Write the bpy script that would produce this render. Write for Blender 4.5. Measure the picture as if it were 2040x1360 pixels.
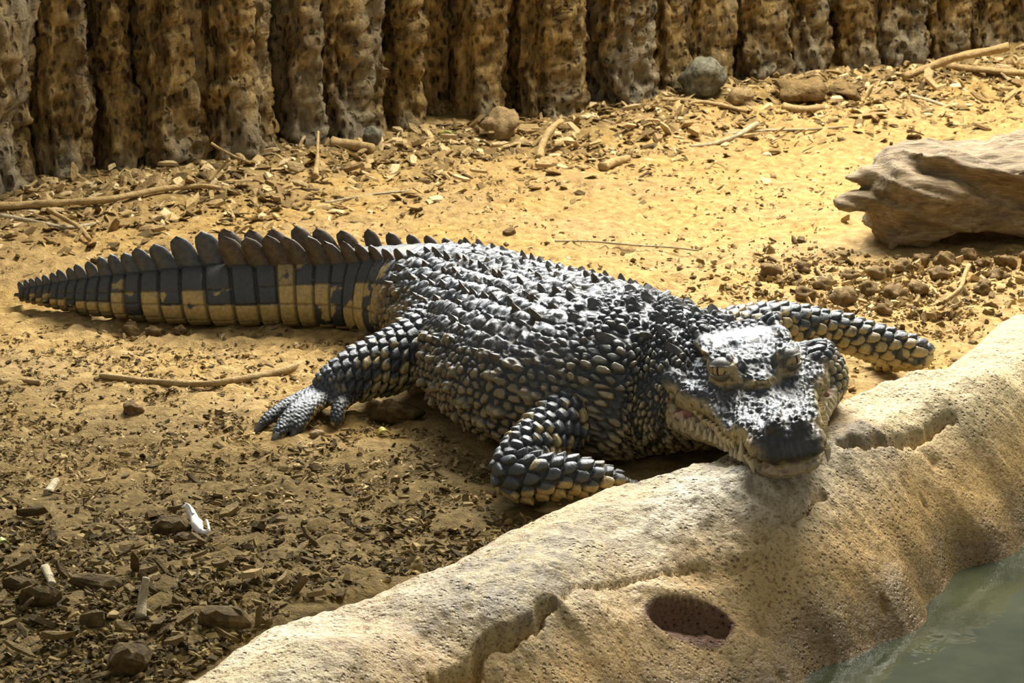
import bpy, math, random
import numpy as np
from mathutils import Vector, Matrix
from mathutils.bvhtree import BVHTree

for o in list(bpy.data.objects):
    bpy.data.objects.remove(o)
SC = bpy.context.scene
COL = SC.collection
random.seed(7)
RNG = np.random.default_rng(7)

# ------------------------------------------------------------------ camera
FPX, PITCH, CAMH = 5667.0, math.radians(16.0), 1.645
cam_d = bpy.data.cameras.new('camera')
cam_d.sensor_width = 36.0
cam_d.lens = 36.0 * FPX / 2040.0
cam_d.clip_end = 60
cam_d.dof.use_dof = True
cam_d.dof.focus_distance = 5.0
cam_d.dof.aperture_fstop = 22.0
cam = bpy.data.objects.new('camera', cam_d)
COL.objects.link(cam)
cam.location = (0, 0, CAMH)
cam.rotation_euler = (math.pi / 2 - PITCH, 0, 0)
SC.camera = cam

# ------------------------------------------------------------------ world, light, exposure
world = bpy.data.worlds.new('world')
SC.world = world
world.use_nodes = True
bg = world.node_tree.nodes['Background']
bg.inputs[0].default_value = (0.92, 0.95, 0.97, 1)
bg.inputs[1].default_value = 0.28


def area(name, loc, target, sx, sy, watts, col):
    d = bpy.data.lights.new(name, 'AREA')
    d.shape = 'RECTANGLE'
    d.size, d.size_y = sx, sy
    d.energy = watts
    d.color = col
    o = bpy.data.objects.new(name, d)
    COL.objects.link(o)
    o.location = loc
    o.rotation_euler = (Vector(target) - Vector(loc)).to_track_quat('-Z', 'Y').to_euler()
    return o


# daylight falling through the glass roof of the house, and through the glazing above the back wall
area('roof_glazing_light', (1.35, 8.5, 4.0), (0.7, 6.9, 0.0), 2.6, 1.8, 560, (1.0, 0.95, 0.85))
area('rear_glazing_light', (-0.2, 11.4, 4.7), (0.1, 5.4, 0.0), 4.2, 1.5, 760, (0.93, 0.97, 1.0))
SC.view_settings.view_transform = 'Standard'
SC.view_settings.look = 'None'
SC.view_settings.gamma = 1.0
SC.view_settings.use_curve_mapping = False
SC.view_settings.exposure = 0.36


# ------------------------------------------------------------------ pixel helper
def P(px, py, z):
    """point of the photograph's pixel on the horizontal plane z"""
    a = (px - 1020) / FPX
    b = (680 - py) / FPX
    d = np.array((a, b * math.sin(PITCH) + math.cos(PITCH), b * math.cos(PITCH) - math.sin(PITCH)))
    t = (z - CAMH) / d[2]
    return np.array((d[0] * t, d[1] * t, z))


# ------------------------------------------------------------------ numpy noise
def _h(ix, iy, iz, seed):
    n = (ix.astype(np.int64) * 374761393 + iy.astype(np.int64) * 668265263
         + iz.astype(np.int64) * 2147483647 + seed * 974634777) & 0xFFFFFFFF
    n = ((n ^ (n >> 13)) * 1274126177) & 0xFFFFFFFF
    n = ((n ^ (n >> 16)) * 2246822519) & 0xFFFFFFFF
    n = n ^ (n >> 15)
    return (n & 0xFFFFFF) / float(0x1000000)


def vnoise(x, y, z=None, seed=0):
    x = np.asarray(x, float)
    y = np.asarray(y, float)
    z = np.zeros_like(x) if z is None else np.asarray(z, float)
    ix, iy, iz = np.floor(x), np.floor(y), np.floor(z)
    fx, fy, fz = x - ix, y - iy, z - iz
    fx, fy, fz = [t * t * (3 - 2 * t) for t in (fx, fy, fz)]
    r = 0
    for a in (0, 1):
        for b in (0, 1):
            for c in (0, 1):
                w = (fx if a else 1 - fx) * (fy if b else 1 - fy) * (fz if c else 1 - fz)
                r = r + w * _h(ix + a, iy + b, iz + c, seed)
    return r * 2 - 1


def fbm(x, y, z=None, octv=4, seed=0, gain=.5):
    r, a, f = 0, 1.0, 1.0
    for i in range(octv):
        r = r + a * vnoise(np.asarray(x) * f, np.asarray(y) * f, None if z is None else np.asarray(z) * f, seed + i * 17)
        a *= gain
        f *= 2.03
    return r


def worley(u, v, jit=.7, seed=0, stagger=0.0):
    """F1, F2, random id of the nearest cell; u,v in cell units"""
    u = np.asarray(u, float)
    v = np.asarray(v, float)
    iv = np.floor(v)
    f1 = np.full(u.shape, 9.0)
    f2 = np.full(u.shape, 9.0)
    cid = np.zeros(u.shape)
    for dv in (-1, 0, 1):
        cv = iv + dv
        off = stagger * (np.mod(cv, 2))
        iu = np.floor(u - off)
        for du in (-1, 0, 1):
            cu = iu + du
            jx = (_h(cu, cv, cu * 0, seed) - .5) * jit + .5
            jy = (_h(cu, cv, cu * 0, seed + 5) - .5) * jit + .5
            d = np.hypot(cu + off + jx - u, cv + jy - v)
            nid = _h(cu, cv, cu * 0, seed + 9)
            m = d < f1
            f2 = np.where(m, f1, np.minimum(f2, d))
            cid = np.where(m, nid, cid)
            f1 = np.where(m, d, f1)
    return f1, f2, cid


def sstep(a, b, x):
    t = np.clip((np.asarray(x, float) - a) / (b - a), 0, 1)
    return t * t * (3 - 2 * t)


def mix(a, b, t):
    return a + (b - a) * t


def cr(arr, n):
    """catmull-rom resample of rows, evenly in arc length of the first three columns"""
    a = np.asarray(arr, float)
    p = np.vstack([2 * a[0] - a[1], a, 2 * a[-1] - a[-2]])
    out = []
    for i in range(1, len(p) - 2):
        for t in np.linspace(0, 1, 24, endpoint=False):
            p0, p1, p2, p3 = p[i - 1:i + 3]
            out.append(.5 * (2 * p1 + (p2 - p0) * t + (2 * p0 - 5 * p1 + 4 * p2 - p3) * t * t
                             + (3 * p1 - p0 - 3 * p2 + p3) * t ** 3))
    out.append(a[-1])
    out = np.array(out)
    s = np.concatenate([[0], np.cumsum(np.linalg.norm(np.diff(out[:, :3], axis=0), axis=1))])
    q = np.linspace(0, s[-1], n)
    return np.stack([np.interp(q, s, out[:, k]) for k in range(out.shape[1])], 1), q


def seg_dist(x, y, poly):
    """distance to a polyline, arc length at the foot, signed side (left positive)"""
    x = np.asarray(x, float)
    y = np.asarray(y, float)
    best = np.full(x.shape, 1e9)
    ss = np.zeros(x.shape)
    sd = np.zeros(x.shape)
    acc = 0
    for (x0, y0), (x1, y1) in zip(poly[:-1], poly[1:]):
        dx, dy = x1 - x0, y1 - y0
        L = math.hypot(dx, dy)
        t = np.clip(((x - x0) * dx + (y - y0) * dy) / (L * L), 0, 1)
        d = np.hypot(x - x0 - t * dx, y - y0 - t * dy)
        m = d < best
        best = np.where(m, d, best)
        ss = np.where(m, acc + t * L, ss)
        sd = np.where(m, np.sign(dx * (y - y0) - dy * (x - x0)), sd)
        acc += L
    return best, ss, sd


# ------------------------------------------------------------------ materials
class NT:
    def __init__(self, name):
        self.m = bpy.data.materials.new(name)
        self.m.use_nodes = True
        self.t = self.m.node_tree
        self.b = self.t.nodes['Principled BSDF']

    def n(self, typ, ins=None, **kw):
        nd = self.t.nodes.new(typ)
        for k, v in kw.items():
            setattr(nd, k, v)
        for k, v in (ins or {}).items():
            self.put(nd.inputs[k], v)
        return nd

    def put(self, sock, v):
        if isinstance(v, bpy.types.NodeSocket):
            self.t.links.new(v, sock)
        elif isinstance(v, tuple) and len(v) == 3 and sock.type == 'RGBA':
            sock.default_value = (*v, 1)
        else:
            sock.default_value = v

    def set(self, **kw):
        for k, v in kw.items():
            self.put(self.b.inputs[k.replace('_', ' ')], v)

    def coord(self, which='Object', scale=(1, 1, 1)):
        c = self.n('ShaderNodeTexCoord')
        return self.n('ShaderNodeMapping', {'Vector': c.outputs[which], 'Scale': scale}).outputs[0]

    def noise(self, vec, scale, detail=5, rough=.55):
        return self.n('ShaderNodeTexNoise', {'Vector': vec, 'Scale': scale, 'Detail': detail, 'Roughness': rough}).outputs['Fac']

    def ramp(self, fac, stops):
        r = self.n('ShaderNodeValToRGB', {'Fac': fac})
        e = r.color_ramp.elements
        while len(e) < len(stops):
            e.new(.5)
        for q, (pos, c) in zip(e, stops):
            q.position = pos
            q.color = (*c, 1) if isinstance(c, tuple) else (c, c, c, 1)
        return r.outputs[0]

    def mixc(self, f, a, b, mode='MIX'):
        nd = self.n('ShaderNodeMix', data_type='RGBA', blend_type=mode)
        self.put(nd.inputs[0], f)
        self.put(nd.inputs[6], a)
        self.put(nd.inputs[7], b)
        return nd.outputs[2]

    def math(self, op, a, b):
        nd = self.n('ShaderNodeMath', operation=op)
        self.put(nd.inputs[0], a)
        self.put(nd.inputs[1], b)
        return nd.outputs[0]

    def bump(self, h, strength, dist=.004):
        b = self.n('ShaderNodeBump', {'Height': h, 'Strength': strength, 'Distance': dist})
        self.t.links.new(b.outputs[0], self.b.inputs['Normal'])


M = {}

# soil
t = NT('soil')
v = t.coord()
n1 = t.noise(v, 3.0, 4)
n2 = t.noise(v, 38, 6, .65)
n3 = t.noise(v, 150, 4, .7)
c = t.ramp(n2, [(.30, (.20, .120, .036)), (.5, (.40, .255, .080)), (.72, (.56, .385, .145))])
c = t.mixc(t.ramp(n1, [(.38, 0.0), (.62, 1.0)]), c, t.ramp(n2, [(.3, (.24, .15, .055)), (.7, (.50, .34, .14))]))
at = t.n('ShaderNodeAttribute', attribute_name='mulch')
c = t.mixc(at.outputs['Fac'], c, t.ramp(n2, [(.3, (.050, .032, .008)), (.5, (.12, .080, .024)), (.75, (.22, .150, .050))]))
t.set(Base_Color=c, Roughness=.95)
t.b.inputs['Specular IOR Level'].default_value = .15
t.bump(t.math('ADD', n3, n2), .8, .009)
M['soil'] = t.m


def wood_mat(name, stops, rand=True):
    t = NT(name)
    v = t.coord()
    n = t.noise(v, 60, 5, .6)
    f = n
    if rand:
        oi = t.n('ShaderNodeObjectInfo')
        f = t.math('ADD', t.math('MULTIPLY', oi.outputs['Random'], .62), t.math('MULTIPLY', n, .4))
    t.set(Base_Color=t.ramp(f, stops), Roughness=.85)
    t.b.inputs['Specular IOR Level'].default_value = .15
    t.bump(t.math('ADD', n, t.noise(v, 190, 4, .7)), 1.0, .006)
    M[name] = t.m


wood_mat('chip_pale', [(.1, (.19, .115, .045)), (.45, (.42, .29, .12)), (.85, (.66, .50, .26))])
wood_mat('chip_dark', [(.1, (.07, .045, .015)), (.5, (.18, .12, .042)), (.9, (.40, .285, .12))])
wood_mat('stick', [(.2, (.26, .17, .07)), (.5, (.45, .31, .13)), (.8, (.58, .43, .21))], False)
wood_mat('twig_grey', [(.2, (.30, .24, .13)), (.5, (.48, .40, .24)), (.8, (.66, .57, .38))], False)
wood_mat('stone', [(.25, (.17, .115, .05)), (.5, (.33, .225, .10)), (.8, (.50, .36, .17))], False)
wood_mat('clod', [(.25, (.10, .064, .024)), (.5, (.22, .142, .055)), (.8, (.36, .245, .10))], False)
wood_mat('bark', [(.25, (.04, .025, .008)), (.5, (.11, .072, .024)), (.8, (.24, .160, .058))], False)
wood_mat('stone_grey', [(.30, (.055, .05, .034)), (.5, (.17, .16, .105)), (.72, (.31, .28, .19))], False)


def litter_mat(name, stops):
    t = NT(name)
    at = t.n('ShaderNodeAttribute', attribute_name='tone')
    n = t.noise(t.coord(), 70, 4, .6)
    f = t.math('ADD', t.math('MULTIPLY', at.outputs['Fac'], .75), t.math('MULTIPLY', n, .25))
    t.set(Base_Color=t.ramp(f, stops), Roughness=.9)
    t.b.inputs['Specular IOR Level'].default_value = .15
    t.bump(n, .5, .003)
    M[name] = t.m


litter_mat('litter', [(.1, (.075, .05, .02)), (.45, (.24, .16, .06)), (.75, (.44, .31, .13)), (.95, (.68, .55, .32))])
litter_mat('litter_mid', [(.1, (.05, .034, .013)), (.5, (.17, .115, .044)), (.8, (.34, .24, .10)), (.97, (.58, .46, .25))])
litter_mat('litter_dark', [(.1, (.032, .021, .006)), (.5, (.105, .070, .021)), (.8, (.23, .16, .055)), (.97, (.46, .35, .15))])

# ledge rock
t = NT('ledge_rock')
v = t.coord()
at = t.n('ShaderNodeAttribute', attribute_name='Col')
n2 = t.noise(v, 130, 4, .7)
n3 = t.noise(v, 30, 5, .6)
vor = t.n('ShaderNodeTexVoronoi', {'Vector': v, 'Scale': 95.0})
pit = t.ramp(vor.outputs['Distance'], [(.12, 0.0), (.34, 1.0)])
msk = t.ramp(t.noise(v, 7, 3), [(.42, 0.0), (.62, 1.0)])
dark = t.mixc(1.0, at.outputs['Color'], t.ramp(n2, [(.35, (.48, .40, .29)), (.50, (1, 1, 1))]), 'MULTIPLY')
dark = t.mixc(t.math('MULTIPLY', msk, .7), dark, t.mixc(1.0, dark, t.mixc(pit, (.50, .42, .33), (1, 1, 1)), 'MULTIPLY'))
wet = t.n('ShaderNodeAttribute', attribute_name='wet')
t.set(Base_Color=dark, Roughness=t.n('ShaderNodeMapRange', {'Value': wet.outputs['Fac'], 'To Min': .62, 'To Max': .34}).outputs[0])
t.bump(t.math('ADD', t.math('MULTIPLY', pit, msk), t.math('ADD', n2, n3)), .9, .008)
M['ledge'] = t.m

# column wall
t = NT('column_rock')
v = t.coord('Object', (1, 1, .45))
n1 = t.noise(v, 5, 4)
n2 = t.noise(v, 34, 7, .7)
oi = t.n('ShaderNodeObjectInfo')
c = t.ramp(n2, [(.33, (.045, .028, .010)), (.46, (.17, .108, .034)), (.58, (.34, .225, .072)), (.75, (.50, .36, .15))])
c2 = t.ramp(n2, [(.3, (.07, .058, .034)), (.55, (.27, .22, .13)), (.8, (.48, .41, .28))])
c = t.mixc(t.ramp(t.math('ADD', n1, t.math('MULTIPLY', oi.outputs['Random'], .16)), [(.52, 0.0), (.7, 1.0)]), c, c2)
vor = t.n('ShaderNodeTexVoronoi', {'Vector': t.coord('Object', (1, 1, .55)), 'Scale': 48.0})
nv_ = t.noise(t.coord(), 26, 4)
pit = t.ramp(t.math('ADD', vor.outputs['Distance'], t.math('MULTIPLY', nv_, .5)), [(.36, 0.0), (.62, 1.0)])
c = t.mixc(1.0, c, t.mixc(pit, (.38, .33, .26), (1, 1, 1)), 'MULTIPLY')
t.set(Base_Color=c, Roughness=.85)
t.b.inputs['Specular IOR Level'].default_value = .25
t.bump(t.math('ADD', n2, pit), 1.0, .018)
M['column'] = t.m

# driftwood
t = NT('driftwood')
v = t.coord('Object', (1.0, 3, 3))
n1 = t.noise(v, 9, 6, .65)
v2 = t.coord('Object', (1.2, 14, 14))
n2 = t.noise(v2, 7, 6, .7)
c = t.ramp(t.math('ADD', t.math('MULTIPLY', n1, .5), t.math('MULTIPLY', n2, .5)),
           [(.36, (.085, .055, .022)), (.5, (.24, .165, .075)), (.66, (.44, .335, .175))])
t.set(Base_Color=c, Roughness=.75)
t.bump(t.math('ADD', n2, n1), .9, .012)
M['drift'] = t.m

# water
t = NT('pond_water')
v = t.coord('Object', (1, 1, 1))
n = t.noise(v, 9, 3)
t.set(Base_Color=t.ramp(t.noise(v, 5, 4), [(.35, (.030, .036, .019)), (.65, (.062, .066, .032))]), Roughness=.03, IOR=1.33)
t.bump(n, .10, .02)
M['water'] = t.m

# crocodile skin
t = NT('crocodile_skin')
v = t.coord()
at = t.n('ShaderNodeAttribute', attribute_name='Col')
n1 = t.noise(v, 120, 5, .7)
n2 = t.noise(v, 420, 3, .6)
c = t.mixc(1.0, at.outputs['Color'], t.ramp(n1, [(.3, (.62, .62, .62)), (.6, (1.08, 1.05, 1.0))]), 'MULTIPLY')
t.set(Base_Color=c, Roughness=t.n('ShaderNodeMapRange', {'Value': n1, 'From Min': .3, 'From Max': .7, 'To Min': .33, 'To Max': .50}).outputs[0])
t.b.inputs['Specular IOR Level'].default_value = .5
t.bump(t.math('ADD', n1, t.math('MULTIPLY', n2, .5)), .45, .0035)
M['skin'] = t.m


def plain(name, stops, rough, scale=60, spec=.5):
    t = NT(name)
    n = t.noise(t.coord(), scale, 4)
    t.set(Base_Color=t.ramp(n, stops), Roughness=rough)
    t.b.inputs['Specular IOR Level'].default_value = spec
    t.bump(n, .3, .002)
    M[name] = t.m


plain('scute', [(.3, (.040, .040, .036)), (.7, (.115, .105, .085))], .42, 90)
plain('scute_brown', [(.3, (.045, .032, .018)), (.7, (.125, .088, .048))], .5, 90)
plain('scute_slate', [(.3, (.036, .042, .045)), (.7, (.10, .10, .095))], .45, 70)
plain('tooth', [(.3, (.46, .36, .18)), (.7, (.66, .56, .36))], .35, 80)
plain('claw', [(.3, (.035, .03, .025)), (.7, (.10, .09, .07))], .35, 80)
plain('bone', [(.3, (.62, .55, .42)), (.7, (.86, .82, .74))], .55, 60)
plain('leaf_green', [(.3, (.18, .26, .02)), (.7, (.32, .40, .04))], .5, 60)
plain('leaf_yellow', [(.3, (.30, .25, .02)), (.7, (.45, .38, .04))], .5, 60)
t = NT('croc_eye')
v = t.coord('Object')
sx = t.n('ShaderNodeSeparateXYZ', {'Vector': v})
iris_r = t.math('SQRT', t.math('ADD', t.math('POWER', sx.outputs[1], 2.0), t.math('POWER', sx.outputs[2], 2.0)), 0.0)
slit = t.math('ADD', t.math('POWER', t.math('DIVIDE', sx.outputs[1], .0023), 2.0), t.math('POWER', t.math('DIVIDE', sx.outputs[2], .0078), 2.0))
ir = t.ramp(t.noise(v, 500, 3), [(.35, (.30, .17, .05)), (.65, (.66, .48, .20))])
cc = t.mixc(t.math('LESS_THAN', iris_r, .0112), (.07, .05, .03), ir)
cc = t.mixc(t.math('LESS_THAN', slit, 1.0), cc, (.004, .004, .004))
t.set(Base_Color=cc, Roughness=.08)
M['eye'] = t.m


# ------------------------------------------------------------------ object helpers
def mesh_obj(name, verts, faces, mat, parent=None, smooth=True, link=True):
    me = bpy.data.meshes.new(name)
    verts = np.asarray(verts, float)
    if isinstance(faces, np.ndarray):
        nf, k = faces.shape
        me.vertices.add(len(verts))
        me.vertices.foreach_set('co', verts.ravel())
        me.loops.add(nf * k)
        me.loops.foreach_set('vertex_index', faces.ravel().astype(np.int32))
        me.polygons.add(nf)
        me.polygons.foreach_set('loop_start', np.arange(0, nf * k, k, dtype=np.int32))
        me.polygons.foreach_set('loop_total', np.full(nf, k, dtype=np.int32))
        me.update(calc_edges=True)
    else:
        me.from_pydata([tuple(q) for q in verts], [], faces)
    me.polygons.foreach_set('use_smooth', np.full(len(me.polygons), smooth))
    me.materials.append(mat)
    o = bpy.data.objects.new(name, me)
    if link:
        COL.objects.link(o)
    if parent is not None:
        o.parent = parent
    return o


def fattr(o, name, vals):
    a = o.data.attributes.new(name, 'FLOAT', 'POINT')
    a.data.foreach_set('value', np.asarray(vals, np.float32))


def cattr(o, name, cols):
    a = o.data.attributes.new(name, 'FLOAT_COLOR', 'POINT')
    c = np.ones((len(cols), 4), np.float32)
    c[:, :3] = cols
    a.data.foreach_set('color', c.ravel())


def tag(o, label=None, cat=None, group=None, kind=None):
    for k, v in (('label', label), ('category', cat), ('group', group), ('kind', kind)):
        if v:
            o[k] = v
    return o


def grid_faces(n, m, wrap=False):
    i, j = np.meshgrid(np.arange(n - 1), np.arange(m if wrap else m - 1), indexing='ij')
    a = i * m + j
    b = i * m + (j + 1) % m
    return np.stack([a, b, b + m, a + m], -1).reshape(-1, 4)


def tube_mesh(pts, seg=8, rough=0.0, seed=0):
    """pts rows x,y,z,r -> closed tube"""
    a, s = cr(pts, max(6, len(pts) * 5))
    c = a[:, :3]
    tg = np.gradient(c, axis=0)
    tg /= np.linalg.norm(tg, axis=1)[:, None]
    ref = np.array((0, 0, 1.0)) if abs(tg[:, 2]).mean() < .8 else np.array((1.0, 0, 0))
    sd = np.cross(tg, ref)
    sd /= np.linalg.norm(sd, axis=1)[:, None]
    up = np.cross(sd, tg)
    th = np.linspace(0, 2 * np.pi, seg, endpoint=False)
    r = a[:, 3][:, None] * np.ones(seg)[None]
    if rough:
        r = r * (1 + rough * fbm(s[:, None] * 25 + seed * 3.1 + 0 * th, np.cos(th)[None] * 1.3 + 0 * r, np.sin(th)[None] * 1.3 + 0 * r, 3, seed))
    g = c[:, None] + sd[:, None] * (np.cos(th)[None] * r)[..., None] + up[:, None] * (np.sin(th)[None] * r)[..., None]
    n = len(c)
    v = np.vstack([g.reshape(-1, 3), c[:1], c[-1:]])
    f = [tuple(q) for q in grid_faces(n, seg, True)]
    f += [(n * seg, (k + 1) % seg, k) for k in range(seg)]
    f += [(n * seg + 1, (n - 1) * seg + k, (n - 1) * seg + (k + 1) % seg) for k in range(seg)]
    return v, f


# ================================================================== SETTING
# rock ledge: far edge line in plan (soil side), from the photograph's edge pixels
EDGE_PX = [(-330, 1660, .05), (0, 1490, .05), (260, 1360, .05), (500, 1230, .05), (640, 1175, .05), (790, 1120, .05), (1000, 1020, .055),
           (1180, 950, .075), (1300, 915, .09), (1500, 840, .10), (1700, 752, .09), (1800, 728, .085), (1880, 690, .07), (1950, 635, .06),
           (2040, 585, .055), (2200, 545, .05), (2420, 525, .05)]
EDGE = [tuple(P(*q)[:2]) for q in EDGE_PX]
EDGE_Z = [q[2] for q in EDGE_PX]
_cl = np.concatenate([[0], np.cumsum([math.dist(a, b) for a, b in zip(EDGE[:-1], EDGE[1:])])])
WATER_Z = -.16


SHORE_PX = [(-300, 2050), (300, 1850), (800, 1690), (1250, 1510), (1450, 1420), (1600, 1357), (1700, 1310), (1800, 1263), (1850, 1205), (1885, 1165), (1970, 1120), (2040, 1082), (2150, 1010), (2350, 880), (2600, 760)]
SHORE = [tuple(P(x, y, WATER_Z)[:2]) for x, y in SHORE_PX]


_ep = np.array([q[0] * .55 + q[1] * .835 for q in EDGE])


def ledge_base(x, y):
    d, s, sd = seg_dist(x, y, EDGE)
    n = -d * sd                       # positive towards the pond
    dw, sw, sdw = seg_dist(x, y, SHORE)
    mm = dw * sdw                     # positive on the rock
    s = x * .55 + y * .835 - _ep[0]   # running along the ledge
    n = n + (.010 * np.sin(s * 9) + .006 * np.sin(s * 23 + 1)) * (1 - sstep(.0, .15, np.abs(n)))
    mm = mm + (.012 * np.sin(s * 14) + .008 * np.sin(s * 33 + 2)) * (1 - sstep(.0, .15, np.abs(mm)))
    zt = np.interp(s, _ep - _ep[0], EDGE_Z)
    lip = sstep(-.035, .075, n)
    t = np.clip(n, 0, 9) / np.maximum(np.clip(n, 0, 9) + np.maximum(mm, 0), 1e-3)
    g = np.clip((t - .46) / .54, 0, 1) ** 1.6
    top = -.05 + (zt + .05) * lip + .018 * sstep(.03, .2, n)
    z = top + (WATER_Z - top) * g * sstep(0, .05, n)
    z = np.where(mm < 0, WATER_Z + np.maximum(mm, -.3) * 1.3, z)
    return z, n, s, mm


def ledge_swell(x, y):
    """ledge without cracks and pits"""
    z, n, s, mm = ledge_base(x, y)
    z = z + .020 * fbm(x * 4.2, y * 4.2, None, 3, 11) * sstep(.02, .12, n) * sstep(-.02, .10, mm)
    z = z + .012 * np.sin(s * 15 + 3 * n + 1.3) * sstep(.10, .26, n) * sstep(0, .12, mm)
    z = z + .022 * np.exp(-(((x - .49) / .10) ** 2 + ((y - 4.50) / .11) ** 2))      # rise that carries the chin
    return z, n, s, mm


def on_ledge(px, py):
    zz = np.linspace(.25, -.3, 300)
    q = np.array([P(px, py, z) for z in zz])
    hit = np.nonzero(ledge_swell(q[:, 0], q[:, 1])[0] >= zz)[0]
    return tuple(q[hit[0], :2]) if len(hit) else tuple(q[150, :2])


def px_poly(lst):
    return [on_ledge(x, y) for x, y in lst]


CRACKS = [  # polyline, half width, depth, step on the pond side, fade distance
    (px_poly([(860, 1375), (905, 1345), (945, 1328), (958, 1290), (1008, 1262), (1060, 1242), (1085, 1212), (1112, 1190)]), .0065, .034, .012, .14),
    (px_poly([(1112, 1190), (1150, 1172), (1240, 1160), (1340, 1148), (1420, 1130)]), .0022, .010, .004, .05),
    (px_poly([(1660, 888), (1720, 880), (1790, 874), (1835, 862), (1900, 818)]), .006, .026, .006, .05),
    (px_poly([(1515, 1042), (1550, 1030), (1590, 1020), (1640, 975)]), .005, .014, .012, .06),
    (px_poly([(1500, 1085), (1530, 1062), (1545, 1040)]), .003, .008, .004, .03),
    (px_poly([(1440, 1140), (1500, 1115), (1560, 1100)]), .003, .006, .004, .03),
]
_ha, _hb, _hc, _hd = [np.array(on_ledge(*q)) for q in ((1288, 1238), (1458, 1262), (1372, 1190), (1372, 1272))]
H_U = (_hb - _ha) / np.linalg.norm(_hb - _ha)
H_C = (_ha + _hb + _hc + _hd) / 4
H_Q = np.linalg.norm(_hb - _ha) / 2
H_R = abs((_hc - _hd) @ np.array((-H_U[1], H_U[0]))) / 2
PINS = [(*on_ledge(px, py), rr) for px, py, rr in ((1515, 1255, .010), (1555, 1348, .012), (1840, 1000, .008), (1860, 912, .014), (1760, 1205, .008))]


def ledge_z(x, y):
    z, n, s, mm = ledge_swell(x, y)
    z = z + (.0045 * fbm(x * 22, y * 22, None, 4, 21) + .0016 * fbm(x * 95, y * 95, None, 2, 23)) * sstep(.0, .05, n)
    # hollow under the brow
    q = ((x - H_C[0]) * H_U[0] + (y - H_C[1]) * H_U[1]) / H_Q
    r = (-(x - H_C[0]) * H_U[1] + (y - H_C[1]) * H_U[0]) / H_R
    inside = 1 - sstep(.84, 1.0, np.hypot(q, r))
    z = z - .046 * inside * sstep(-1.0, .95, r) + .010 * np.exp(-(q / 1.0) ** 2) * np.exp(-((r - 1.35) / .5) ** 2)
    for cx, cy, rr in PINS:
        z = z - .014 * np.exp(-(((x - cx) / rr) ** 2 + ((y - cy) / rr) ** 2))
    j1 = .006 * fbm(x * 40, y * 40, None, 2, 3)
    j2 = .006 * fbm(x * 40, y * 40, None, 2, 4)
    for poly, hw, dep, step, fade in CRACKS:
        dd, ss, side = seg_dist(x + j1, y + j2, poly)
        tot = sum(math.dist(a, b) for a, b in zip(poly[:-1], poly[1:]))
        end = sstep(0, .015, ss) * (1 - sstep(tot - .02, tot, ss))
        z = z - dep * (1 - sstep(hw * .3, hw * 1.7, dd)) * end
        z = z - step * np.where(side < 0, 1 - sstep(hw, fade, dd), 0) * end
    return z, n, s


def soil_z(x, y):
    z = .012 * fbm(x * 2.2, y * 2.2, None, 3, 41)
    dw, sw, sdw = seg_dist(x, y, WALL)
    z = z + .05 * np.exp(-(dw / .28) ** 2)                      # litter banked against the wall
    z = z + .03 * np.exp(-(((x + .52) / .34) ** 2 + ((y - 4.25) / .22) ** 2))     # mulch heap in the foreground
    return z


WALL_PX = [(-900, 640), (-420, 500), (0, 378), (300, 345), (560, 305), (700, 285), (900, 252), (1100, 232), (1300, 198), (1500, 165), (1800, 135), (2040, 100), (2400, 60), (3000, 10)]
WALL = [tuple(P(x, y, .02)[:2]) for x, y in WALL_PX]

# ---- soil floor
gx = np.arange(-2.6, 3.2, .0135)
gy = np.arange(3.2, 10.9, .0165)
X, Y = np.meshgrid(gx, gy, indexing='ij')
Z = soil_z(X, Y)
rough = .006 * fbm(X * 16, Y * 16, None, 3, 51)
f1, f2, cid = worley(X * 26, Y * 26, .9, 52)
lump = sstep(.42, .9, vnoise(X * 2.6, Y * 2.6, None, 53) * .5 + .5 + .18)
rough = rough + (.012 * (1 - sstep(0, .55, f1)) * (cid > .62) + .005 * fbm(X * 45, Y * 45, None, 2, 54)) * (.35 + .65 * lump)
Zs = Z + rough
nearl = (Y < 7.2) & (X > -1.4)
lz, ln, ls, _m = ledge_base(X[nearl], Y[nearl])
zz_ = Zs[nearl]
Zs[nearl] = np.where(ln > .03, np.minimum(zz_, lz - .06), zz_)
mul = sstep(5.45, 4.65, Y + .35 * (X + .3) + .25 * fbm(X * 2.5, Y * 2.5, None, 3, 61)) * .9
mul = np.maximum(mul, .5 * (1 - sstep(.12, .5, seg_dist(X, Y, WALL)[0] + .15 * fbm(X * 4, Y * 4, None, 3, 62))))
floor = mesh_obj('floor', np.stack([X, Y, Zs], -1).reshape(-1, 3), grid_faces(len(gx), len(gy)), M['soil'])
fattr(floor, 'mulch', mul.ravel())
tag(floor, 'bare ochre soil floor of the reptile enclosure, darker and mulchy in front', 'soil floor', kind='structure')

# ---- rock ledge
gx = np.arange(-1.3, 2.2, .0042)
gy = np.arange(2.9, 7.4, .0048)
X, Y = np.meshgrid(gx, gy, indexing='ij')
d0, s0, sd0 = seg_dist(X, Y, EDGE)
dsh, _s, sdsh = seg_dist(X, Y, SHORE)
ok = (-d0 * sd0 > -.07) & (dsh * sdsh > -.22)
idx = np.full(X.shape, -1)
idx[ok] = np.arange(ok.sum())
xs, ys = X[ok], Y[ok]
zs, ns, ss_ = ledge_z(xs, ys)
q = np.stack([idx[:-1, :-1], idx[1:, :-1], idx[1:, 1:], idx[:-1, 1:]], -1).reshape(-1, 4)
q = q[(q >= 0).all(1)]
ledge = mesh_obj('rock_ledge', np.stack([xs, ys, zs], -1), q, M['ledge'])
stain = fbm(xs * 3.2, ys * 3.2, None, 4, 71)
pale = np.array((.74, .665, .46))
tan = np.array((.56, .43, .20))
gold = np.array((.62, .365, .085))
rust = np.array((.30, .165, .045))
brown = np.array((.22, .14, .045))
grey = np.array((.19, .148, .080))
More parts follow.
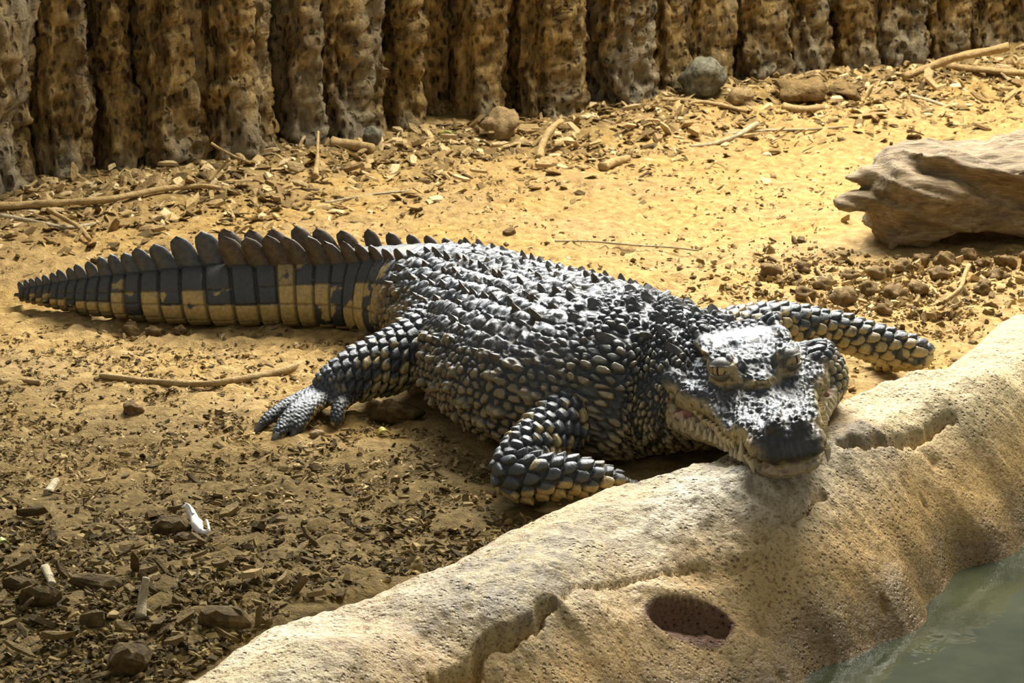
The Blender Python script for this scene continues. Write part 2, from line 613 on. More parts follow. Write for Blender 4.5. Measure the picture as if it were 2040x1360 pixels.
lowf = sstep(.095, -.04, zs + .03 * stain)
colr = mix(pale[None], tan[None], sstep(-.45, .5, stain + .55 * sstep(1.15, 1.75, ss_))[:, None])
colr = mix(colr, rust[None], (sstep(.25, .8, fbm(xs * 5, ys * 5, None, 3, 72)) * .45)[:, None])
mott = sstep(.0, .55, fbm(xs * 3.6 + 9, ys * 3.6, None, 4, 75) + .35 * sstep(.9, 1.3, ss_) * (1 - sstep(1.9, 2.3, ss_)))
_m1, _m2 = on_ledge(1000, 1120), on_ledge(1560, 1010)
_md = seg_dist(xs, ys, [_m1, _m2])[0]
mott = np.maximum(mott, sstep(.16, .05, _md + .05 * fbm(xs * 9, ys * 9, None, 3, 77)))
speck = sstep(-.35, .25, fbm(xs * 70, ys * 45, None, 3, 76))
colr = mix(colr, grey[None], (mott * .80 * (.35 + .65 * speck) * (1 - .6 * lowf))[:, None])
colr = mix(colr, gold[None], (lowf * .8)[:, None])
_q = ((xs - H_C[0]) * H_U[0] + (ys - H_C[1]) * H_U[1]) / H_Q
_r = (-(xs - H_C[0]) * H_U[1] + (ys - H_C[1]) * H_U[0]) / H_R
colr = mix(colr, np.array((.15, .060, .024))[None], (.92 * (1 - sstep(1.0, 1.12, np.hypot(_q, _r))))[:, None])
wet = sstep(-.045, -.125, zs + .022 * fbm(xs * 9, ys * 9, None, 3, 74))
colr = mix(colr, brown[None], (wet * .8)[:, None])
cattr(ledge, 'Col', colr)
fattr(ledge, 'wet', wet)
tag(ledge, 'smooth cream and rust rock ledge with cracks bordering the pond', 'rock ledge', kind='structure')

# ---- pond water
water = mesh_obj('pond_water', [(-1.5, 1.6, WATER_Z), (4.5, 1.6, WATER_Z), (4.5, 7.5, WATER_Z), (-1.5, 7.5, WATER_Z)], [(0, 1, 2, 3)], M['water'])
tag(water, 'murky green pond water below the rock ledge', 'pond', kind='structure')

# ---- back wall of rock columns
wl_a = np.array(WALL)
wl_s = np.concatenate([[0], np.cumsum(np.linalg.norm(np.diff(wl_a, axis=0), axis=1))])


def wall_at(s):
    return np.array((np.interp(s, wl_s, wl_a[:, 0]), np.interp(s, wl_s, wl_a[:, 1])))


_ws = np.linspace(0, wl_s[-1], 800)
_wx, _wy = np.interp(_ws, wl_s, wl_a[:, 0]), np.interp(_ws, wl_s, wl_a[:, 1])
_wp = 1020 + FPX * _wx / (_wy * math.cos(PITCH) + CAMH * math.sin(PITCH))


def wall_s_of_px(px):
    return float(np.interp(px, _wp, _ws))


s = np.linspace(0, wl_s[-1], 160)
c = np.stack([wall_at(q) for q in s])
tg = np.gradient(c, axis=0)
tg /= np.linalg.norm(tg, axis=1)[:, None]
nrm = np.stack([tg[:, 1], -tg[:, 0]], 1)          # towards the camera
hz = np.linspace(-.1, 1.25, 40)
g = np.zeros((160, 40, 3))
g[..., 0] = (c - nrm * .20)[:, 0][:, None]
g[..., 1] = (c - nrm * .20)[:, 1][:, None]
g[..., 2] = hz[None]
dd = .02 * fbm(s[:, None] * 8 + 0 * hz, hz[None] * 4 + 0 * s[:, None], None, 4, 81)
g[..., :2] += nrm[:, None] * dd[..., None]
back = np.array(g)
back[..., :2] -= nrm[:, None] * .35
vb = np.vstack([g.reshape(-1, 3), back.reshape(-1, 3)])
fb = [tuple(q) for q in grid_faces(160, 40)] + [tuple(q + 6400) for q in grid_faces(160, 40)[:, ::-1]]
fb += [(i * 40 + 39, (i + 1) * 40 + 39, 6400 + (i + 1) * 40 + 39, 6400 + i * 40 + 39) for i in range(159)]
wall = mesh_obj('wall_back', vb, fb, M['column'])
tag(wall, 'brown artificial rock wall of upright rough columns behind the soil', 'rock wall', kind='structure')

COLS_PX = [(-560, -470, 1), (-460, -330, .8), (-320, -215, 1), (-205, -95, .9), (-85, 62, 1), (66, 186, .85), (200, 276, .8), (288, 400, .9), (385, 532, 1.0), (560, 629, 1.1), (627, 757, .8),
           (774, 828, 1.1), (832, 900, .02), (905, 1004, 1.05), (1004, 1034, .05), (1030, 1146, .9), (1178, 1280, 1.1), (1300, 1364, .8), (1362, 1452, .75), (1462, 1560, .95),
           (1561, 1642, .8), (1672, 1740, .95), (1736, 1822, .9), (1834, 1912, .85), (1914, 1992, .8), (1996, 2080, .85), (2090, 2190, 1), (2200, 2290, .9), (2300, 2420, 1), (2430, 2560, .9)]
COLUMNS = []
for k, (x0, x1, proud) in enumerate(COLS_PX):
    s0, s1 = wall_s_of_px(x0), wall_s_of_px(x1)
    if s1 - s0 < .02:
        continue
    hw = (s1 - s0) / 2
    sc = (s0 + s1) / 2
    cpt = wall_at(sc)
    tg = wall_at(sc + .02) - wall_at(sc - .02)
    tg /= np.linalg.norm(tg)
    nr = np.array((tg[1], -tg[0]))
    nz = 150
    nt = max(18, int(hw * 2.6 / .007))
    th = np.linspace(-.12 * np.pi, 1.12 * np.pi, nt)
    zz = np.linspace(-.08, 1.22, nz)
    TH, ZZ = np.meshgrid(th, zz, indexing='ij')
    wob = 1 + .10 * fbm(ZZ * 2.2 + k * 7.7, ZZ * 0 + k, None, 3, 90 + k)
    ct, st = np.cos(TH), np.sin(TH)
    e = .62
    du = hw * np.sign(ct) * np.abs(ct) ** e * wob * (1.03 - .04 * sstep(.25, .05, ZZ))
    depth = (.055 + .62 * hw) * proud
    dn = depth * np.sign(st) * np.abs(st) ** .8 * (1 + .12 * fbm(ZZ * 3 + k * 3.1, TH * .8, None, 3, 130 + k))
    uu = TH * hw * 1.5
    rel = fbm(uu * 22 + k * 5, ZZ * 9, None, 4, 170 + k)
    w1, w2, wc = worley(uu * 30 + k * 3, ZZ * 17, .95, 200 + k)
    pits = (1 - sstep(.1, .55, w1)) * (wc > .45)
    y1, y2, yc = worley(uu * 62 + k * 5, ZZ * 40, .95, 260 + k)
    rr = .018 * rel - .026 * pits * sstep(-.5, .4, fbm(uu * 8, ZZ * 5 + k, None, 2, 230 + k) + .2) - .010 * (1 - sstep(.1, .5, y1)) * (yc > .4) + .006 * np.abs(fbm(uu * 60, ZZ * 26, None, 2, 290 + k))
    dn = dn + rr * np.clip(st + .3, .2, 1)
    du = du + rr * ct
    base = sstep(.16, .02, ZZ) * .02
    g = np.zeros(TH.shape + (3,))
    g[..., 0] = du * tg[0] + (dn + base - .03) * nr[0]
    g[..., 1] = du * tg[1] + (dn + base - .03) * nr[1]
    g[..., 2] = ZZ
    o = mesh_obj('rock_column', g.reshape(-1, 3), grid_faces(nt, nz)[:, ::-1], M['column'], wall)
    o.location = (cpt[0], cpt[1], 0)
    COLUMNS.append(o)

# ================================================================== CROCODILE
LOFTS = []      # dicts: verts (k,3), tris, uv (k,2), limb id
NTOR, MTOR = 330, 64


def ring_loft(C, side, up, rx, ry_t, ry_b, e_t, e_b, taper, Mseg):
    """C centre rows; rings of super-ellipses; angle measured from the top; returns grid and signed arc from the top"""
    n = len(C)
    th = np.linspace(-np.pi, np.pi, Mseg, endpoint=False)
    cx, sy = np.sin(th), np.cos(th)
    top = sy >= 0
    e = np.where(top[None], np.asarray(e_t)[:, None], np.asarray(e_b)[:, None])
    ax = np.sign(cx)[None] * np.abs(cx)[None] ** (2 / e)
    az = np.sign(sy)[None] * np.abs(sy)[None] ** (2 / e)
    hx = ax * rx[:, None] * (1 - np.asarray(taper)[:, None] * np.clip(az, 0, 1))
    hz = np.where(top[None], az * ry_t[:, None], az * ry_b[:, None])
    g = C[:, None] + side[:, None] * hx[..., None] + up[:, None] * hz[..., None]
    m0 = Mseg // 2
    d = np.linalg.norm(np.diff(g, axis=1), axis=2)
    arc = np.concatenate([np.zeros((n, 1)), np.cumsum(d, axis=1)], 1)
    arc = arc - arc[:, m0:m0 + 1]
    return g, arc


def add_loft(g, arc, s, limb):
    n, m = arc.shape
    v = np.vstack([g.reshape(-1, 3), g[0].mean(0)[None], g[-1].mean(0)[None]])
    U = np.repeat(np.asarray(s)[:, None], m, 1)
    uv = np.vstack([np.stack([U.ravel(), arc.ravel()], 1), [[s[0], 0]], [[s[-1], 0]]])
    quads = grid_faces(n, m, True)
    tris = np.vstack([quads[:, :3], quads[:, [0, 2, 3]]])
    k = np.arange(m)
    c0 = np.stack([np.full(m, n * m), (k + 1) % m, k], 1)
    c1 = np.stack([np.full(m, n * m + 1), (n - 1) * m + k, (n - 1) * m + (k + 1) % m], 1)
    LOFTS.append(dict(v=v, f=np.vstack([tris, c0, c1]), uv=uv, limb=limb))


def limb_loft(rows, limb, n=60, m=28, flat=None, s0=0.0):
    """rows x,y,z,r ; flat = height/width factor column optional"""
    a, s = cr(rows, n)
    c = a[:, :3]
    tg = np.gradient(c, axis=0)
    tg /= np.linalg.norm(tg, axis=1)[:, None]
    sd = np.cross(tg, np.array((0, 0, 1.0)))
    sd /= np.maximum(1e-6, np.linalg.norm(sd, axis=1))[:, None]
    up = np.cross(sd, tg)
    r = a[:, 3]
    fl = a[:, 4] if a.shape[1] > 4 else np.ones(n)
    two = np.full(n, 2.0)
    # round ends
    L = s[-1]
    cap = np.sqrt(np.clip(1 - np.clip(1 - (L - s) / np.maximum(r * .9, 1e-4), 0, 1) ** 2, .02, 1))
    r = r * cap
    g, arc = ring_loft(c, sd, up, r, r * fl, r * fl, two, two, np.zeros(n), m)
    add_loft(g, arc, s + s0, limb)
    return a, s


# ---- trunk: x, y, half width, bottom, top, exponent top, exponent bottom
TRUNK = [
    (-1.105, 6.065, .006, .004, .024, 2.0, 2.0),
    (-1.00, 6.005, .018, .000, .056, 2.2, 2.0),
    (-.85, 5.940, .036, -.003, .092, 2.4, 2.2),
    (-.65, 5.905, .058, -.005, .122, 2.4, 2.4),
    (-.46, 5.905, .076, -.006, .142, 2.5, 2.4),
    (-.31, 5.870, .100, -.007, .164, 2.5, 2.4),
    (-.19, 5.785, .130, -.008, .192, 2.4, 2.6),
    (-.095, 5.655, .165, -.010, .220, 2.3, 2.8),
    (-.008, 5.460, .215, -.012, .240, 2.2, 2.8),
    (.075, 5.275, .262, -.012, .260, 2.1, 2.8),
    (.155, 5.140, .276, -.012, .268, 2.1, 2.8),
    (.235, 5.075, .248, -.008, .264, 2.15, 2.6),
    (.310, 5.040, .206, .005, .252, 2.2, 2.4),
    (.375, 4.985, .190, .025, .236, 2.2, 2.3),
    (.420, 4.925, .172, .050, .218, 2.2, 2.3),
    (.440, 4.865, .130, .085, .200, 2.2, 2.2),
]
arr = np.array([(q[0], q[1], 0, q[2], q[3], q[4], q[5], q[6]) for q in TRUNK])
ta, ts = cr(arr, NTOR)
tc = ta[:, :3].copy()
ttg = np.gradient(tc, axis=0)
ttg /= np.linalg.norm(ttg, axis=1)[:, None]
tside = np.stack([ttg[:, 1], -ttg[:, 0], 0 * ttg[:, 0]], 1)      # image-left = negative arc side below
tside = -tside
tw, tzb, tzt = ta[:, 3], ta[:, 4], ta[:, 5]
zmid = tzb + (tzt - tzb) * np.interp(ts, [0, .9, 1.2, 2.2], [.45, .42, .40, .42])
tc[:, 2] = zmid
upv = np.tile(np.array((0, 0, 1.0)), (NTOR, 1))
tg_, tarc = ring_loft(tc, tside, upv, tw, tzt - zmid, zmid - tzb, ta[:, 6], ta[:, 7], np.interp(ts, [0, .3, .8, 1.1, 2], [.30, .32, .18, .06, .05]), MTOR)
# tarc sign: th>0 -> +side.  side here points to image right?  checked below
add_loft(tg_, tarc, ts, 0)
TRUNK_S = lambda x: float(np.interp(x, ta[:, 0], ts))

# ---- limbs
LEG_HR = [(-.03, 5.51, .105, .085, .95), (-.125, 5.415, .110, .078, 1.0), (-.178, 5.345, .100, .070, 1.0), (-.215, 5.312, .090, .063, 1.0),
          (-.285, 5.272, .074, .054, 1.0), (-.340, 5.240, .056, .043, .95), (-.372, 5.213, .040, .036, .8)]
LEG_HL = [(.05, 5.62, .10, .07, 1), (.13, 5.66, .09, .06, 1), (.16, 5.70, .07, .05, 1), (.13, 5.80, .045, .04, 1), (.10, 5.87, .03, .03, .8)]
LEG_FR = [(.20, 5.06, .13, .075, 1.1), (.135, 4.945, .110, .058, 1.0), (.080, 4.855, .092, .050, 1.0), (.022, 4.765, .066, .047, 1.0),
          (.012, 4.715, .052, .045, 1.0), (.055, 4.690, .056, .041, .95), (.110, 4.695, .054, .037, .9), (.165, 4.712, .040, .033, .8), (.20, 4.725, .03, .028, .7)]
LEG_FL = [(.38, 5.20, .15, .06, 1), (.50, 5.275, .165, .045, 1), (.605, 5.315, .148, .037, 1), (.70, 5.315, .122, .036, 1),
          (.775, 5.320, .100, .031, 1), (.800, 5.345, .088, .026, 1), (.79, 5.42, .06, .026, 1), (.755, 5.50, .03, .024, .9), (.74, 5.54, .015, .02, .8)]
la1, _ = limb_loft(LEG_HR, 1)
limb_loft(LEG_HL, 2)
la3, _ = limb_loft(LEG_FR, 3, n=80)
la4, _ = limb_loft(LEG_FL, 4, n=80)


def toe(rows, limb):
    limb_loft(rows, limb, n=26, m=16)


def tip(px, py, z=.006):
    return P(px, py, z)


TOES = []
for (px, py), base, kn, r in (((516, 853), (-.385, 5.235, .038), (.5, .032), .0125), ((548, 874), (-.375, 5.215, .040), (.5, .038), .0145),
                              ((584, 866), (-.360, 5.200, .040), (.5, .036), .0145), ((667, 850), (-.320, 5.215, .035), (.55, .034), .0135)):
    e = tip(px, py)
    b = np.array(base)
    mid = b + (e - b) * kn[0]
    mid[2] = kn[1]
    near = b + (e - b) * .85
    near[2] = .018
    toe([(*(b + np.array((.02, .02, .005))), .016, .9), (*b, .018, .9), (*mid, r * 1.12, .95), (*near, r, .9), (*e, r * .7, .8)], 5)
    TOES.append((near, e, r))
# hidden hands keep simple toes too
for ox, oy in ((.05, -.015), (.055, .01), (.045, .035)):
    b = np.array((.19, 4.722, .03))
    toe([(*b, .014, .9), (b[0] + ox * .6, b[1] + oy * .6, .02, .013, .9), (b[0] + ox, b[1] + oy, .006, .008, .8)], 6)
for ox, oy in ((-.03, .05), (.0, .06), (.03, .05)):
    b = np.array((.745, 5.53, .02))
    toe([(*b, .012, .9), (b[0] + ox * .6, b[1] + oy * .6, .014, .011, .9), (b[0] + ox, b[1] + oy, .004, .007, .8)], 6)

# ---- head frame
HEAD_O = np.array((.425, 4.935, .098))
HA = math.radians(6.0)
fw = np.array((math.sin(HA), -math.cos(HA), 0.0))
lf = np.array((math.cos(HA), math.sin(HA), 0.0))
HPITCH, HROLL = math.radians(2.5), math.radians(7.0)
hx_ = fw * math.cos(HPITCH) + np.array((0, 0, math.sin(HPITCH)))
hz_ = np.array((0, 0, math.cos(HPITCH))) - fw * math.sin(HPITCH)
hy_ = lf * math.cos(HROLL) + hz_ * math.sin(HROLL)
hz_ = hz_ * math.cos(HROLL) - lf * math.sin(HROLL)
HM = np.stack([hx_, hy_, hz_], 1)              # local -> world


EYE0 = np.array((.146, 0, .134))
HSC = np.array((.90, 1.06, 1.0))               # broad short head
HEAD_O = np.array((.428, 4.790, .229)) - HM @ EYE0 * 0      # world place of the point between the eyes


def hw_(p):
    return HEAD_O + ((np.asarray(p) - EYE0) * HSC) @ HM.T


def h_local(p):
    return ((np.asarray(p) - HEAD_O) @ HM) / HSC + EYE0


def head_loft(rows, e_t, e_b, taper, n=90, m=40, ymul=1, y0=0):
    """rows x,w,zb,zt"""
    a = np.array([(q[0], y0, 0, q[1], q[2], q[3]) for q in rows])
    a, s = cr(a, n)
    mid = a[:, 4] + (a[:, 5] - a[:, 4]) * .45
    C = np.stack([a[:, 0], a[:, 1], mid], 1)
    one = np.ones(n)
    g, arc = ring_loft(C, np.tile((0, 1.0, 0), (n, 1)), np.tile((0, 0, 1.0), (n, 1)), a[:, 3], a[:, 5] - mid, mid - a[:, 4], e_t * one, e_b * one, taper * one, m)
    add_loft(hw_(g), arc, s, 10)


def head_ball(c, r, rot=0.0):
    th = np.linspace(0, np.pi, 18)
    ph = np.linspace(0, 2 * np.pi, 24, endpoint=False)
    T, F = np.meshgrid(th[1:-1], ph, indexing='ij')
    x = np.cos(T) * r[0]
    y = np.sin(T) * np.cos(F) * r[1]
    z = np.sin(T) * np.sin(F) * r[2]
    xr = x * math.cos(rot) - y * math.sin(rot)
    yr = x * math.sin(rot) + y * math.cos(rot)
    g = np.stack([xr + c[0], yr + c[1], z + c[2]], -1)
    add_loft(hw_(g), np.zeros(g.shape[:2]), np.zeros(g.shape[0]), 10)


MAND = [(-.05, .120, .0, .10), (.0, .148, -.008, .095), (.06, .146, -.010, .078), (.12, .122, -.008, .056), (.18, .098, -.005, .044), (.25, .079, -.002, .037), (.31, .067, 0, .034),
        (.37, .060, 0, .033), (.41, .052, .0, .031), (.434, .042, .003, .028), (.449, .020, .010, .022)]
UPPER = [(-.05, .100, .06, .150), (.0, .120, .06, .152), (.05, .122, .058, .146), (.10, .112, .052, .134), (.15, .098, .044, .118), (.21, .087, .040, .103), (.27, .081, .037, .094),
         (.32, .073, .035, .090), (.355, .061, .034, .088), (.39, .063, .033, .096), (.422, .061, .031, .101), (.446, .050, .031, .089), (.462, .034, .033, .070), (.471, .015, .040, .055)]
head_loft(MAND, 3.0, 2.3, -.04)
head_loft(UPPER, 2.4, 3.0, .30)
head_loft([(-.075, .040, .09, .148), (-.06, .068, .085, .166), (-.03, .070, .08, .164), (.03, .066, .08, .160), (.09, .058, .08, .156), (.14, .046, .08, .146), (.19, .030, .07, .120)], 5.0, 2.5, .05, n=60)
for sgn in (-1, 1):
    head_ball((.128, sgn * .053, .134), (.042, .025, .030), sgn * -.15)            # eye mound
    head_ball((-.052, sgn * .062, .160), (.030, .016, .018), 0)                    # back corner of the skull table
    head_ball((.03, sgn * .066, .153), (.075, .014, .014), 0)                      # edge ridge
    head_ball((.015, sgn * .128, .092), (.070, .030, .034), sgn * -.25)            # jaw muscle
    head_ball((-.02, sgn * .120, .055), (.085, .056, .062), 0)                      # jowl
    head_ball((.325, sgn * .050, .070), (.04, .022, .020), sgn * -.1)              # fifth tooth bulge
    head_ball((.10, sgn * .100, .078), (.06, .026, .028), sgn * -.35)              # cheek
    head_ball((.425, sgn * .017, .095), (.024, .016, .013), sgn * .2)              # nostril mound
head_ball((.17, 0, .118), (.05, .02, .012))
head_ball((.30, 0, .088), (.10, .018, .010))

# ---- union into one surface
vs, fs, uvs, lid, off = [], [], [], [], 0
for L in LOFTS:
    vs.append(L['v'])
    fs.append(L['f'] + off)
    uvs.append(L['uv'])
    lid.append(np.full(len(L['f']), L['limb']))
    off += len(L['v'])
LV, LF, LUV, LID = np.vstack(vs), np.vstack(fs), np.vstack(uvs), np.concatenate(lid)


def evaluated(o):
    dg = bpy.context.evaluated_depsgraph_get()
    dg.update()
    me = bpy.data.meshes.new_from_object(o.evaluated_get(dg))
    return me


tmp = mesh_obj('tmp', LV, LF.astype(np.int64), M['skin'])
md = tmp.modifiers.new('r', 'REMESH')
md.mode = 'VOXEL'
md.voxel_size = .0049
me1 = evaluated(tmp)
bpy.data.objects.remove(tmp)
nv = len(me1.vertices)
co = np.empty(nv * 3)
me1.vertices.foreach_get('co', co)
co = co.reshape(-1, 3)
ed = np.empty(len(me1.edges) * 2, np.int32)
me1.edges.foreach_get('vertices', ed)
ed = ed.reshape(-1, 2)
BVH = BVHTree.FromPolygons([tuple(q) for q in LV], [tuple(int(i) for i in q) for q in LF])


def locate(pts):
    n = len(pts)
    ti = np.zeros(n, int)
    hp = np.zeros((n, 3))
    fn = BVH.find_nearest
    for i, q in enumerate(pts.tolist()):
        r = fn(q)
        ti[i] = r[2]
        hp[i] = r[0]
    T = LF[ti]
    a, b, c = LV[T[:, 0]], LV[T[:, 1]], LV[T[:, 2]]
    v0, v1, v2 = b - a, c - a, hp - a
    d00, d01, d11 = (v0 * v0).sum(1), (v0 * v1).sum(1), (v1 * v1).sum(1)
    d20, d21 = (v2 * v0).sum(1), (v2 * v1).sum(1)
    den = np.maximum(d00 * d11 - d01 * d01, 1e-18)
    w1 = (d11 * d20 - d01 * d21) / den
    w2 = (d00 * d21 - d01 * d20) / den
    w1, w2 = np.clip(w1, 0, 1), np.clip(w2, 0, 1)
    uv = LUV[T[:, 0]] * (1 - w1 - w2)[:, None] + LUV[T[:, 1]] * w1[:, None] + LUV[T[:, 2]] * w2[:, None]
    return LID[ti], uv


limb0, _u = locate(co)
hl0 = h_local(co)
lam = np.full(nv, .5)
deg = np.bincount(ed.ravel(), minlength=nv).astype(float)
itc = np.where(limb0 == 5, 3, np.where(limb0 == 10, 4, 9))
for it in range(9):
    acc = np.stack([np.bincount(ed[:, 0], co[ed[:, 1], k], nv) + np.bincount(ed[:, 1], co[ed[:, 0], k], nv) for k in range(3)], 1)
    acc /= deg[:, None]
    co = np.where((it < itc)[:, None], co + (acc - co) * .55, co)
# one split of every quad, then a light smoothing
nf = len(me1.polygons)
lv = np.empty(len(me1.loops), np.int32)
me1.loops.foreach_get('vertex_index', lv)
le = np.empty(len(me1.loops), np.int32)
me1.loops.foreach_get('edge_index', le)
lt = np.empty(nf, np.int32)
me1.polygons.foreach_get('loop_total', lt)
assert (lt == 4).all()
lv, le = lv.reshape(-1, 4), le.reshape(-1, 4)
ne = len(ed)
co = np.vstack([co, (co[ed[:, 0]] + co[ed[:, 1]]) * .5, co[lv].mean(1)])
ec_, fc_ = nv + le, (nv + ne + np.arange(nf))[:, None].repeat(4, 1)
prev = np.roll(ec_, 1, axis=1)
quads = np.stack([lv, ec_, fc_, prev], -1).reshape(-1, 4)
nv = len(co)
e_a = np.concatenate([quads[:, 0], quads[:, 1]])
e_b = np.concatenate([quads[:, 1], quads[:, 2]])
deg = np.bincount(e_a, minlength=nv) + np.bincount(e_b, minlength=nv)
for it in range(3):
    acc = np.stack([np.bincount(e_a, co[e_b, k], nv) + np.bincount(e_b, co[e_a, k], nv) for k in range(3)], 1)
    co = co + (acc / np.maximum(deg, 1)[:, None] - co) * .5
tmp = mesh_obj('tmp', co, quads, M['skin'])
me2 = tmp.data
bpy.data.objects.remove(tmp)
nor = np.empty(nv * 3)
me2.vertices.foreach_get('normal', nor)
nor = nor.reshape(-1, 3)
limb, uv = locate(co)
S, A = uv[:, 0], uv[:, 1]
HL = h_local(co)
print('croc verts', nv)

# ---- scale relief and colour, region by region
disp = np.zeros(nv)
colr = np.zeros((nv, 3))
DARK = np.array((.026, .031, .034))
SLATE = np.array((.058, .066, .068))
YEL = np.array((.46, .335, .115))
CREAM = np.array((.58, .47, .24))
BROWN = np.array((.10, .070, .034))

RING_PX = [40, 52, 64, 77, 91, 106, 123, 141, 160, 181, 204, 228, 254, 284, 320, 362, 409, 458, 506, 550, 592, 634, 674, 712, 748, 782, 812, 840, 866]


def px_to_trunk_s(px):
    q = 1020 + FPX * tc[:, 0] / (tc[:, 1] * math.cos(PITCH) - (tc[:, 2] - CAMH) * math.sin(PITCH))
    return float(np.interp(px, q[:int(NTOR * .6)], ts[:int(NTOR * .6)]))


RING_S = np.array([px_to_trunk_s(q) for q in RING_PX])
RING_S = np.maximum.accumulate(RING_S + np.arange(len(RING_S)) * 1e-5)
S_TAIL = RING_S[-1]
S_END = ts[-1]
ring_of = lambda s: np.interp(s, RING_S, np.arange(len(RING_S)))
arc_half = np.interp(S, ts, -tarc[:, 0])
apex = np.abs(A)


def trunk_scales(m):
    s, a = S[m], A[m]
    vf = np.abs(a) / np.maximum(arc_half[m], 1e-4)
    # --- tail: whorls cut into tall plates
    rc = ring_of(s) - .45 * vf * sstep(.05, .4, s)
    rf = rc - np.floor(rc)
    rid = np.floor(rc)
    rows = np.array([0, .36, .53, .72, 1.01])
    row = np.searchsorted(rows, vf + .008 * np.sin(rid * 2.1), side='right') - 1
    row = np.clip(row, 0, 3)
    rowf = (vf - rows[row]) / (rows[row + 1] - rows[row])
    per = np.interp(s, RING_S[:-1], np.diff(RING_S))
    edge_r = np.minimum(rf, 1 - rf) * per
    edge_v = np.minimum(rowf, 1 - rowf) * (rows[row + 1] - rows[row]) * arc_half[m]
    gv = np.where(row == 0, 1.0, sstep(.0, .0035, edge_v))
    plate = sstep(.0, .0060, edge_r) * (.45 + .55 * gv)
    dt = .0058 * plate + .0045 * (1 - rf) * sstep(0, .2, rf) - .004
    cellr = _h(rid, row, np.sign(a), 301)
    patch = fbm(s * 26, a * 30, None, 4, 302) * .55 + (cellr - .5) * 2.4
    yel = sstep(-.05, .06, patch + np.where(row == 0, -1.5, np.where(row == 1, .10, .22)) + .35 * sstep(.25, .7, s) - .55 * sstep(.32, .1, s))
    ct = mix(mix(SLATE, DARK, sstep(.3, .8, vf)[:, None]), YEL * (.9 + .2 * cellr[:, None]), yel[:, None])
    ct = mix(ct, BROWN * .7, ((row == 0) * .35)[:, None] * np.ones(3))
    ct = mix(DARK * .5, ct, (.25 + .75 * plate)[:, None])
    belly = (row == 3)[:, None]
    ct = np.where(belly, mix(ct, YEL * .75, .5), ct)
    # --- back: bony plates, wrinkled skin between them
    p1, p2, pid = worley(s / .040, a / .036, .45, 305)
    groove = sstep(.02, .22, p2 - p1)
    wr = fbm(s * 130, a * 60, None, 3, 310)
    wrk = 1 - 2 * np.abs(fbm(s * 75 + a * 25, a * 16 - s * 10, None, 3, 312))
    db = .0040 * groove + .0055 * (1 - sstep(0, .5, p1)) + .0030 * wrk + .0014 * wr - .003
    cb = mix(DARK * 1.1, SLATE * 1.4, (.3 + .6 * groove * sstep(-.6, .6, wr))[:, None])
    cb = mix(cb, BROWN, (.35 * sstep(-.2, .6, fbm(s * 18, a * 18, None, 3, 311)))[:, None])
    # --- flank: small oval beads, upright rows, with larger studs among them
    f1, f2, cid = worley(s / .0128, a / .0172, .75, 320, .5)
    bead = sstep(.10, .48, f2 - f1)
    g1, g2, gid = worley(s / .052, a / .047, .45, 331, .5)
    stud = (1 - sstep(.10, .27, g1)) * (gid > .12)
    dfk = .0052 * bead * (.5 + .7 * cid) + .0095 * stud ** .7 + .0012 * wr - .002
    light = np.clip(.22 + .60 * sstep(.3, .75, vf) + .45 * (cid - .5), 0, 1) * sstep(.25, .8, bead)
    cf = mix(DARK * .55, YEL * .80 + .08, light[:, None])
    cf = mix(cf, CREAM * .62, (stud * .6)[:, None])
    # --- neck: round studs packed close
    h1, h2, hid = worley(s / .0160, a / .0150, .75, 341, .5)
    nb = sstep(.05, .5, h2 - h1) * (.45 + .55 * (hid > .3))
    dn = .0100 * nb * (.5 + .8 * hid) - .003
    cn = mix(DARK * .7, mix(SLATE * 1.2, CREAM * .75, sstep(.22, .7, vf + .35 * (hid - .5))[:, None]), (nb ** 1.2)[:, None])
    # --- blend
    shoulder = S_END - .35
    w_tail = 1 - sstep(S_TAIL - .10, S_TAIL + .03, s + .04 * (vf - .4))
    w_back = sstep(.42, .30, vf + .02 * fbm(s * 20, a * 20, None, 2, 350)) * (1 - sstep(shoulder - .02, shoulder + .08, s))
    w_neck = sstep(shoulder + .0, shoulder + .16, s + .12 * (1 - np.clip(vf * 1.2, 0, 1)))
    d = mix(dfk, db, w_back)
    c = mix(cf, cb, w_back[:, None])
    d = mix(d, dn, w_neck)
    c = mix(c, cn, w_neck[:, None])
    d = mix(d, dt, w_tail)
    c = mix(c, ct, w_tail[:, None])
    # loose folds of skin behind the arm
    fold = .004 * np.sin(s * 150 + 3 * fbm(s * 8, a * 8, None, 2, 351)) * sstep(shoulder - .25, shoulder - .05, s) * sstep(.42, .6, vf) * (1 - w_neck)
    return d + fold, c


m = limb == 0
disp[m], colr[m] = trunk_scales(m)


